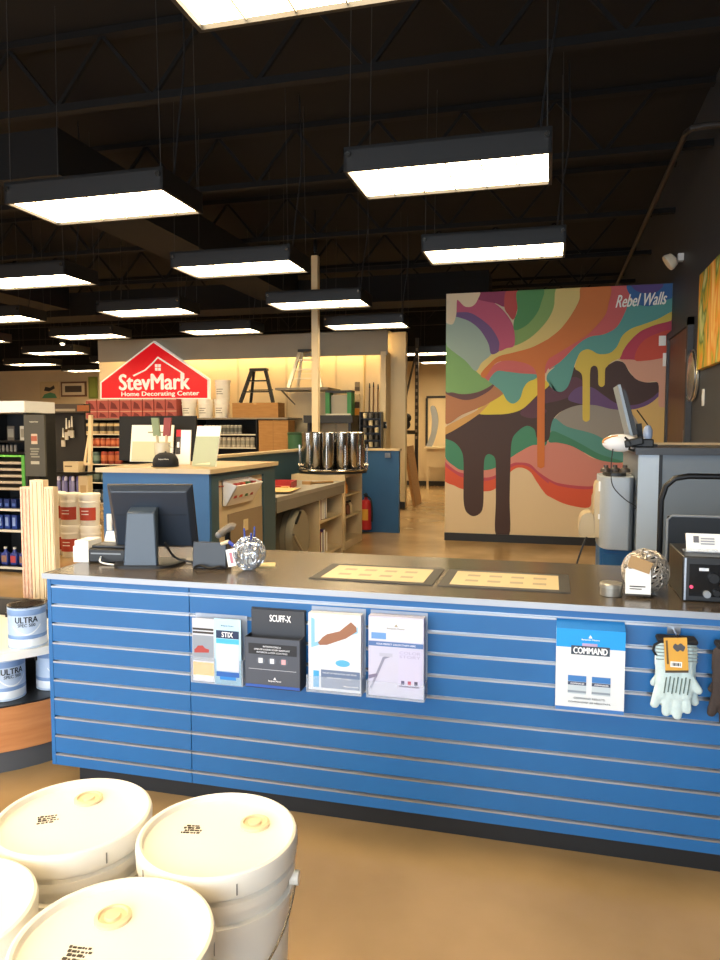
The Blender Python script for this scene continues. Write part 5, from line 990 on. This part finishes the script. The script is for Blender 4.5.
# second shelf with aluminium ladder
xa, xb = PY(275, 388, YSF).x, PY(328, 388, YSF).x; S2 = PY(300, 387.5, YSF).z
sh = thing('bracket_shelf', 'grey bracket shelf carrying the aluminium ladder', 'shelf', ((xa + xb) / 2, YW - .2, S2 - .04)); part('shelf_board', MB().box(xa, xb, YSF, YW - .016, S2 - .04, S2), mat('shelf_grey', '#7d7568', .5), sh, True)
for x in (xa + .1, xb - .1): part('bracket', MB().bar((x, YW - .02, S2 - .28), (x, YSF + .08, S2 - .045), .02), mat('shelf_grey', '#7d7568', .5), sh, True)
stepladder('aluminium_ladder', 'aluminium stepladder standing on the bracket shelf beside the post', ((xa + xb) / 2 + .05, YSF + .2, S2), .32, .13, PY(305, 350, YSF).z - S2, .15, .12, mat('pale_aluminium', '#d8d0b8', .35, metal=.4), M_black, 3)
# low dark ledge with green bin, roller packs, poles
xa, xb = PY(303, 420, YSF).x, PY(352, 420, YSF).x; S3 = bz(416); 
lg = thing('dark_ledge', 'black merchandise ledge behind the steel canisters', 'ledge', ((xa + xb) / 2, YW - .2, 0)); part('ledge_top', MB().box(xa, xb, YSF + .02, YW - .016, S3 - .14, S3), M_black, lg, True); part('ledge_leg', MB().box(xa + .05, xa + .1, YSF + .1, YW - .05, 0, S3 - .14), M_blackm, lg, True); part('ledge_leg', MB().box(xb - .1, xb - .05, YSF + .1, YW - .05, 0, S3 - .14), M_blackm, lg, True)
xa, xb = PY(326, 405, YSF).x, PY(348, 405, YSF).x; gh = bz(393.5) - S3
gb = thing('green_rack', 'green sided rack with grey panel on the black ledge', 'rack', ((xa + xb) / 2, YSF + .2, S3)); w_ = (xb - xa) / 2
for s in (-1, 1): part('green_side', MB().box(s * w_ - .04, s * w_ + .04, -.12, .12, 0, gh - .02), flat('#2f7a44'), gb)
part('grey_panel', MB().box(-w_ + .05, w_ - .05, -.05, .03, .03, gh - .06), flat('#9a9484'), gb); part('top_bar', MB().box(-w_ - .04, w_ + .04, -.12, .12, gh - .02, gh + .02), M_black, gb); part('base_bar', MB().box(-w_ - .03, w_ + .03, -.13, .11, .0, .03), flat('#c9c2ae'), gb)
def hang(lab, x0, x1, y0, y1, parts_):
    p0, p1 = PY(x0, y0, YW - .03), PY(x1, y1, YW - .03); t = thing('hanging_pack', lab, 'pack', ((p0.x + p1.x) / 2, YW - .002, p1.z)); w_ = (p1.x - p0.x) / 2; h = p0.z - p1.z
    part('peg', MB().cyl((0, 0, h * .96), (0, -.06, h * .96), .006, 6), M_steel, t)
    for (a, b, c_) in parts_: part('pack_panel', MB().box(-w_, w_, -.05, -.012, h * a, h * b), flat(c_), t, bev=.004)
hang('black and yellow roller pack hanging on the partition', 352.5, 359.5, 394, 415, ((0, .32, '#c98a2c'), (.33, .62, '#3a2c20'), (.63, 1, '#c9b890')))
hang('small dark pack hanging above the roller pack', 355, 359.5, 382, 391, ((0, .45, '#5c4c38'), (.46, 1, '#8c7a5c')))
for k, (x, yt, c_, r_, lab) in enumerate(((364.5, 353, '#d8bc84', .022, 'cream extension pole with metal tip leaning on the partition'), (369.5, 388, '#5c4428', .013, 'dark wooden pole leaning beside the cream extension pole'), (373.5, 387, '#6a4a2a', .013, 'brown wooden pole with black head on the partition'), (378, 389, '#7a5a34', .013, 'thin tan pole nearest the partition end post'))):
    b_ = PY(x - 1.5, 430, YW - .1); tp = PY(x, yt, YW - .04); t = thing('pole', lab, 'pole', (b_.x, YW - .14, 0)); part('shaft', MB().cyl((0, 0, 0), (tp.x - b_.x, .10, tp.z), r_, 8), flat(c_), t); part('tip', MB().cyl((tp.x - b_.x, .10, tp.z), (tp.x - b_.x, .10, tp.z + .09), r_ * 1.2, 8, r_ * .7), M_steel if k == 0 else M_black, t)
rk = thing('roller_rack', 'black wire rack of paint roller sleeves beside the poles', 'rack', (PY(362, 440, YSF).x + .15, YSF + .1, 0)); part('rack_frame', MB().box(-.2, -.18, -.1, .1, 0, bz(413)).box(.18, .2, -.1, .1, 0, bz(413)).box(-.2, .2, .08, .1, 0, bz(413)), M_blackm, rk)
for k in range(5):
    z = bz(446) + .13 * k
    part('rack_tier', MB().box(-.18, .18, -.1, .08, z - .012, z), M_blackm, rk)
    for j in range(3): solo('roller_sleeve', MB().lathe([(.03, 0), (.038, .004), (.038, .09), (.03, .095)], 12), flat(('#2a2622', '#c9b890', '#5c5850')[(j + k) % 3]), ('black', 'cream', 'grey')[(j + k) % 3] + ' roller sleeve on the black wire rack tiers', 'roller sleeve', (rk.location.x - .11 + .11 * j, YSF + .06, z), 0, 'roller sleeves', world=False)
gp = PY(293, 440, YSF)
t = thing('green_bin', 'dark green bin standing between the tall carton and canisters', 'bin', (gp.x + .14, YSF - .2, 0)); part('bin_body', MB().lathe([(.13, 0), (.14, .01), (.16, bz(432) - .05)], 20), flat('#2c5a3a'), t); part('bin_rim', MB().lathe([(.165, bz(432) - .05), (.17, bz(432) - .02), (.155, bz(432))], 20), flat('#1f4229'), t)
hp = PY(385, 425, YW - .44)
solo('coat_peg', MB().box(hp.x - .03, hp.x + .03, YW - .435, YW - .421, hp.z - .06, hp.z + .06).cyl((hp.x, YW - .435, hp.z), (hp.x, YW - .48, hp.z), .02, 10), M_steel, 'small metal peg on the end post of the partition', 'peg')

# ================================================================== far corridor
yk = 14.95
r0 = PY(417.5, 400, yk); 
t = thing('steel_rack', 'tall dark perforated steel rack upright with diagonal brace in the back corridor', 'rack', (r0.x - .2, yk, 0)); zt = PY(417, 338, yk).z
part('upright', MB().box(.15, .22, -.03, .03, 0, zt), mat('dark_rack_steel', '#3c3830', .5), t); part('upright', MB().box(-.35, -.28, .1, .16, 0, zt), mat('dark_rack_steel', '#3c3830', .5), t); part('brace', MB().bar((.18, 0, zt - .25), (-.1, .0, 1.95), .04), mat('dark_rack_steel', '#3c3830', .5), t); part('rack_beam', MB().box(-.35, .2, -.03, .16, 1.40, 1.48), mat('dark_rack_steel', '#3c3830', .5), t)
for k in range(14): part('slot', MB().box(.165, .205, -.032, -.030, 1.3 + .14 * k, 1.36 + .14 * k), flat('#8c8474'), t)
solo('dark_bundle', MB().sphere((0, 0, .12), .14, 12, 8, (1, .8, .85)).sphere((.06, 0, .26), .1, 10, 8), mat('dark_cloth', '#2a2622', .9), 'dark cloth bundle lying on the steel rack beam', 'bundle', (r0.x - .3, yk + .08, 1.48), 0, world=False)
# cardboard sheets leaning
b0, b1 = PZ(414, 508, 0), PZ(430, 501, 0); zt = PY(411, 446, 14.3).z
for k in range(3):
    o_ = .035 * k; A = Vector((b0.x - o_, b0.y + .1 * k + .1, 0)); B = Vector((b1.x - .15 - o_, b1.y + .1 * k - .2, 0)); lean = Vector((-.20, .10, zt - .03 * k))
    n_ = (B - A).cross(lean).normalized() * .01
    solo('cardboard_sheet', MB().obox((A + B + lean) / 2, (B - A) / 2, lean / 2, n_), M_card, ('foremost', 'middle', 'rearmost')[k] + ' brown cardboard sheet leaning in the corridor beyond the partition', 'cardboard', kind=None)
# white table and board at the corridor end
t0 = PY(424, 447, 17.8); t1 = PY(450, 450, 17.8)
t = thing('white_table', 'white table against the far corridor wall', 'table', ((t0.x + t1.x) / 2, 18.3, 0)); w_ = (t1.x - t0.x) / 2
part('table_top', MB().box(-w_, w_ + .6, -.5, .8, t0.z - .04, t0.z), M_cream, t); part('table_apron', MB().box(-w_ + .1, w_ + .5, -.42, -.39, t0.z - .5, t0.z - .04), M_beigelam, t)
for x in (-w_ + .05, w_ + .5): part('leg', MB().box(x, x + .05, -.4, -.35, 0, t0.z - .04), M_beigelam, t)
q0 = PY(427, 398, 19); q1 = PY(450, 446, 19)
t = thing('dark_framed_board', 'dark framed board above the white table in the corridor', 'board', ((q0.x + q1.x) / 2, 19.18, q1.z)); hw = (q1.x - q0.x) / 2; hh = q0.z - q1.z
part('board_face', MB().box(-hw, hw + .5, -.02, 0, 0, hh), M_cream, t); part('board_frame', MB().box(-hw - .04, hw + .5, -.04, 0, hh, hh + .06).box(-hw - .06, -hw, -.04, 0, 0, hh), M_black, t)
sl = PY(429, 446, 18); solo('curved_slab', MB().prism(spline([(0, 0), (.12, .35), (.14, .7), (.10, 1.0), (.22, 1.0), (.30, .7), (.26, .35), (.14, 0)], 4), (-.1, -.02, 0), AX, AZ, (0, .04, 0)), M_grey, 'grey curved sample slab standing on the white corridor table', 'slab', (sl.x, 18.2, t0.z), 0, world=False)

# ================================================================== left background
# far wall pictures
YP = YB - .002
def picture(lab, x0, x1, y0, y1, frame, face, inner=None, cat='picture'):
    p0, p1 = PY(x0, y0, YP), PY(x1, y1, YP); w_ = (p1.x - p0.x) / 2; h = p0.z - p1.z
    t = thing('wall_picture', lab, cat, ((p0.x + p1.x) / 2, YP, p1.z)); part('frame', MB().box(-w_, w_, -.04, 0, 0, h), flat(frame), t); part('face', MB().box(-w_ + .05, w_ - .05, -.043, -.0401, .05, h - .05), flat(face), t)
    if inner: part('image', MB().prism([(w_ * u, h * v) for u, v in inner[1]], (0, -.046, 0), AX, AZ, (0, .0025, 0)), flat(inner[0]), t)
    if inner and len(inner) > 2: part('image', MB().prism([(w_ * u, h * v) for u, v in inner[3]], (0, -.048, 0), AX, AZ, (0, .0018, 0)), flat(inner[2]), t)
picture('cream picture with teal base and dark figure on the far wall', 40.5, 60, 382, 399.5, '#c4ab7c', '#c9b083', ('#4f8a64', [(-.8, .08), (.8, .08), (.6, .32), (.1, .4), (-.5, .3)], '#3a342c', [(-.55, .5), (.0, .45), (.6, .62), (.5, .8), (.1, .66), (-.4, .72)]))
picture('wood framed picture with pale mat on the far wall', 61.5, 87, 382, 396.5, '#6e4c30', '#d8c8a8', ('#4c4036', [(-.66, .3), (.66, .3), (.66, .72), (-.66, .72)]))
picture('olive green picture half behind the partition edge', 89, 98, 377, 398.5, '#7c8c3c', '#8f9c48')
# black gondola at the left edge
Y1 = 6.3; xa, xb = PY(-22, 480, Y1).x, PY(28, 480, Y1).x
def lz(y, x=10): return PY(x, y, Y1).z
t = thing('black_gondola', 'black gondola with white header and sloping green trays', 'gondola', ((xa + xb) / 2, Y1 + .25, 0))
part('back_panel', MB().box(xa, xb, Y1 + .42, Y1 + .45, 0, lz(413)), M_black, t, True); part('side_panel', MB().box(xb - .03, xb, Y1, Y1 + .42, 0, lz(413)), M_black, t, True); part('side_panel', MB().box(xa, xa + .03, Y1, Y1 + .42, 0, lz(413)), M_black, t, True)
part('header', MB().box(xa, xb, Y1 - .02, Y1 + .45, lz(412.5), lz(401)), M_white, t, True); part('kick', MB().box(xa + .03, xb - .03, Y1 + .02, Y1 + .05, 0, lz(568)), M_black, t, True)
for y in (440.5, 452, 509, 530, 567):
    part('shelf', MB().box(xa + .03, xb - .03, Y1 + .01, Y1 + .42, lz(y) - .02, lz(y)), M_blackm, t, True)
    if y > 500: part('price_rail', MB().box(xa + .03, xb - .03, Y1 - .002, Y1 + .009, lz(y) - .022, lz(y) + .002), flat('#d0ccc0'), t, True)
for k in range(5):
    z = lz(461 + 6.5 * k); part('sloping_tray', MB().obox(((xa + xb) / 2, Y1 + .2, z), ((xb - xa) / 2 - .07, 0, -.0), (0, .18, .03), (0, 0, .007)), flat('#7d6a54'), t, True)
    part('tray_lip', MB().obox(((xa + xb) / 2, Y1 + .015, z - .02), ((xb - xa) / 2 - .07, 0, 0), (0, .004, 0), (0, 0, .012)), flat('#b0a088'), t, True)
part('green_side', MB().box(xb - .075, xb - .035, Y1 + .0, Y1 + .40, lz(487), lz(455)), flat('#4f9a3a'), t, True); part('green_top', MB().box(xa + .05, xb - .076, Y1 + .0, Y1 + .40, lz(457), lz(455)), flat('#6ab848'), t, True)
Yq = Y1 + .12
for k, x in enumerate((1, 14)):
    xq = PY(x + 3, 430, Yq).x; q = thing('photo_card', ('dark' if k == 0 else 'pale') + ' picture card standing under the white header', 'card', (xq, Yq + .1, lz(440.5))); part('card', MB().box(-.045, .045, -.003, .003, 0, .15), flat('#5c544a' if k == 0 else '#c9bfa8'), q); part('card_image', MB().box(-.035, .035, -.0042, -.0031, .03, .12), flat('#8c8678' if k == 0 else '#9a8c74'), q)
for k in range(6):
    xq = PY(-1 + 4.0 * k, 447, Yq).x; solo('roller_cover', MB().lathe([(.012, 0), (.015, .002), (.015, .07), (.012, .072)], 10), flat('#6a665e'), 'grey roller cover in the row under the picture cards', 'roller cover', (xq, Yq - .05, lz(452)), 0, 'grey roller covers', world=False)
def jug(lab, loc, c1, c2, grp):
    t = thing('jug_bottle', lab, 'bottle', loc, 0, grp); part('bottle_body', MB().box(-.04, .04, -.03, .03, 0, .13), flat(c1, .35), t, bev=.012); part('neck', MB().lathe([(.028, .13), (.015, .155), (.015, .17)], 12), flat(c1, .35), t); part('cap', MB().lathe([(.018, .17), (.018, .19), (.001, .191)], 12), flat('#d8d4cc'), t); part('label', MB().box(-.032, .032, -.0325, -.0302, .03, .10), flat(c2), t); return t
for k in range(4):
    xq = PY(-4 + 7.0 * k, 520, Yq).x
    if k < 4:
        q = thing('blue_carton', 'blue carton with pale panel on the upper gondola shelf', 'carton', (xq, Yq, lz(530)), 0, 'blue cartons mid shelf'); part('carton', MB().box(-.03, .03, -.04, .04, 0, .145), flat('#27408c', .4), q); part('pale_panel', MB().box(-.022, .012, -.0412, -.0402, .03, .12), flat('#8ca4d4'), q)
        q = thing('blue_carton', 'short dark blue carton below the green trays', 'carton', (xq, Yq, lz(509)), 0, 'short blue cartons'); part('carton', MB().box(-.03, .03, -.04, .04, 0, .095), flat('#1d2f66', .4), q); part('pale_panel', MB().box(-.02, .02, -.0412, -.0402, .02, .05), flat('#4c66a8'), q)
    jug('blue bottle with %s label on the lowest gondola shelf' % ('red', 'brown')[k % 2], (PY(-3 + 9 * k, 555, Yq).x, Yq, lz(567)), '#33428c', ('#b04048', '#8c6a5c')[k % 2], 'blue bottles %d' % (k % 2))
Y4 = Y1 - .02
def iz(y): return PY(37, y, Y4).z
def ix_(x): return PY(x, 450, Y4).x
t = thing('info_panel', 'olive grey printed panel with a can picture beside the black gondola', 'sign panel', (ix_(37.5), Y4, 0))
gp_ = part('graphic_panel', MB().box(ix_(27.5), ix_(47.5), Y4 - .04, Y4 - .015, iz(476), iz(415)), mat('olive_grey_panel', '#4c4a42', .5), t, True)
xm = (ix_(27.5) + ix_(47.5)) / 2
part('panel_post', MB().box(xm - .03, xm + .03, Y4 - .015, Y4 + .012, 0, iz(415)), M_blackm, t, True)
o_ = MB().lathe([(.035, 0), (.037, .003), (.037, .11), (.03, .115)], 16); o_.v = [Vector((xm + p.x, Y4 - .042 + p.y * .02, iz(444) + p.z * .9)) for p in o_.v]
part('can_print', o_, flat('#c9b49a'), gp_, True); part('label_print', MB().box(xm - .034, xm + .034, Y4 - .0465, Y4 - .0445, iz(441), iz(436)), flat('#a85c44'), gp_, True)
part('panel_heading', textmb('Benjamin Moore', (xm, Y4 - .0412, iz(422)), (.10, 0, 0), (0, 0, .02), .012), flat('#cfc9b8'), gp_, True)
for k in range(4): part('panel_text', MB().box(xm - .055 + .01 * (k % 2), xm + .055 - .01 * (k % 3), Y4 - .0412, Y4 - .0401, iz(449.5 + 2.6 * k), iz(448 + 2.6 * k)), flat('#8c8878'), gp_, True)
part('panel_footer', MB().box(xm - .05, xm + .05, Y4 - .0412, Y4 - .0401, iz(464), iz(461)), flat('#b0aa98'), gp_, True)
# mid gondola with graphic panel and brush board
Y2 = 9.4
def mz(y, x=55): return PY(x, y, Y2).z
def mx_(x): return PY(x, 450, Y2).x
t = thing('brush_gondola', 'dark gondola of hanging brushes with a printed side panel', 'gondola', ((mx_(28) + mx_(86)) / 2, Y2 + .3, 0))
part('back_board', MB().box(PY(46, 450, Y2 + .3).x, PY(85, 450, Y2 + .3).x, Y2 + .3, Y2 + .34, 0, mz(412)), mat('black_brush_board', '#1e1c1b', .7), t, True); part('header', MB().box(PY(35, 450, Y2 + .2).x, PY(85, 450, Y2 + .2).x, Y2 + .2, Y2 + .36, mz(412.5), mz(403.5)), mat('dark_header', '#3a2f26', .6), t, True); part('header_print', MB().box(mx_(38), mx_(68), Y2 + .195, Y2 + .1999, mz(411), mz(408.5)), flat('#8c8270'), t, True); part('header_amber', MB().box(mx_(70), mx_(82), Y2 + .195, Y2 + .1999, mz(411), mz(405)), flat('#8a4c20'), t, True)
part('shelf', MB().box(mx_(48), mx_(86), Y2 - .02, Y2 + .3, mz(498) - .03, mz(498)), M_blackm, t, True); part('shelf', MB().box(mx_(48), mx_(86), Y2 + .0, Y2 + .3, mz(472) - .03, mz(472)), M_blackm, t, True); part('base', MB().box(mx_(48), mx_(86), Y2 + .0, Y2 + .3, 0, .25), M_black, t, True)
for k, (x, y0, y1) in enumerate(((63, 428, 447), (66.5, 418, 440), (69.5, 420, 436), (72, 416, 438))):
    q = thing('hanging_brush', 'paint brush hanging on the black brush board', 'brush', (PY(x, 430, Y2 + .24).x, Y2 + .24, mz(y1)), 0, 'brushes on the black board'); h = mz(y0) - mz(y1)
    part('bristles', MB().box(-.028, .028, -.012, .012, 0, h * .35), flat('#b8b0a0'), q); part('ferrule', MB().box(-.029, .029, -.014, .014, h * .35, h * .5), M_steel, q); part('handle', MB().cyl((0, 0, h * .5), (0, 0, h), .014, 8, .009), flat('#d0cabc'), q); part('peg', MB().cyl((0, -.02, h * .95), (0, .06, h * .95), .005, 6), M_steel, q)
q = thing('wooden_frame', 'pale wooden easel leaning at the end of the brush board', 'easel', (mx_(81), Y2 + .18, mz(472))); hh = mz(415) - mz(472); part('easel_post', MB().bar((.02, 0, 0), (.0, .08, hh), .05), M_pine, q); part('easel_post', MB().bar((-.10, 0, 0), (-.02, .07, hh * .7), .03), M_pine, q); part('easel_ledge', MB().box(-.14, .06, -.05, .03, .1, .14), M_pine, q)
q = thing('tan_box', 'open tan carton below the hanging brushes', 'box', (mx_(70), Y2 + .07, mz(472))); part('carton', MB().box(-.13, .13, -.06, .06, 0, .16), M_beigelam, q); part('print_stripe', MB().box(-.11, .02, -.0612, -.0602, .08, .10), flat('#6a5a40'), q)
for k in range(6):
    q = thing('spray_can', 'lavender labelled spray can on the shelf above the red label pails', 'spray can', (mx_(54.5 + 3.6 * k), Y2 + .08 + .03 * (k % 2), mz(498)), 0, 'lavender spray cans'); part('can_body', MB().lathe([(.026, 0), (.028, .004), (.028, .24), (.018, .265)], 14), flat(('#7c78a8', '#8f8cb8', '#6c6898')[k % 3], .35), q); part('spray_cap', MB().lathe([(.026, .265), (.026, .31), (.015, .33), (.001, .332)], 14), flat(('#c9c4d8', '#55508c')[k % 2]), q)
q = thing('tan_box', 'upright tan carton at the shelf end beside the spray cans', 'box', (mx_(80.5), Y2 + .1, mz(498))); part('carton', MB().box(-.08, .08, -.06, .06, 0, mz(475.5) - mz(498)), M_beigelam, q); part('label', MB().box(-.05, .05, -.0612, -.0602, .08, .2), flat('#b09468'), q)
# red label pails in front of it
Y3 = 7.2
for lev in range(2):
    for k, x in enumerate((64, 83.5)):
        small_pail((PY(x, 530, Y3).x, Y3 + .13, lev * .375), 'white pail with red label in the %s layer beside the kiosk' % ('lower', 'upper')[lev], .118, .375, True, 'red label pails %d' % lev)
for lev in range(2):
    small_pail((PY(45, 530, Y3).x, Y3 + .2, lev * .375), 'white pail with red label partly behind the trim boards, %s layer' % ('lower', 'upper')[lev], .118, .375, True, 'red label pails behind boards')

# small spot lamp on the ceiling near the partition
sp_ = PY(62.5, 344.5, 12.7)
t = thing('spot_lamp', 'small round glowing spot lamp among the pendant lights', 'lamp', (sp_.x, 12.7, sp_.z))
part('lamp_can', MB().lathe([(.05, .02), (.06, .03), (.06, .14), (.03, .17)], 16), M_hous, t); part('lens', MB().sphere((0, 0, .03), .048, 12, 8), emission('spot_glow', (1, .85, .6), 12.), t); part('stem', MB().cyl((0, 0, .17), (0, 0, ZC - sp_.z - .002), .008, 6), M_black, t)
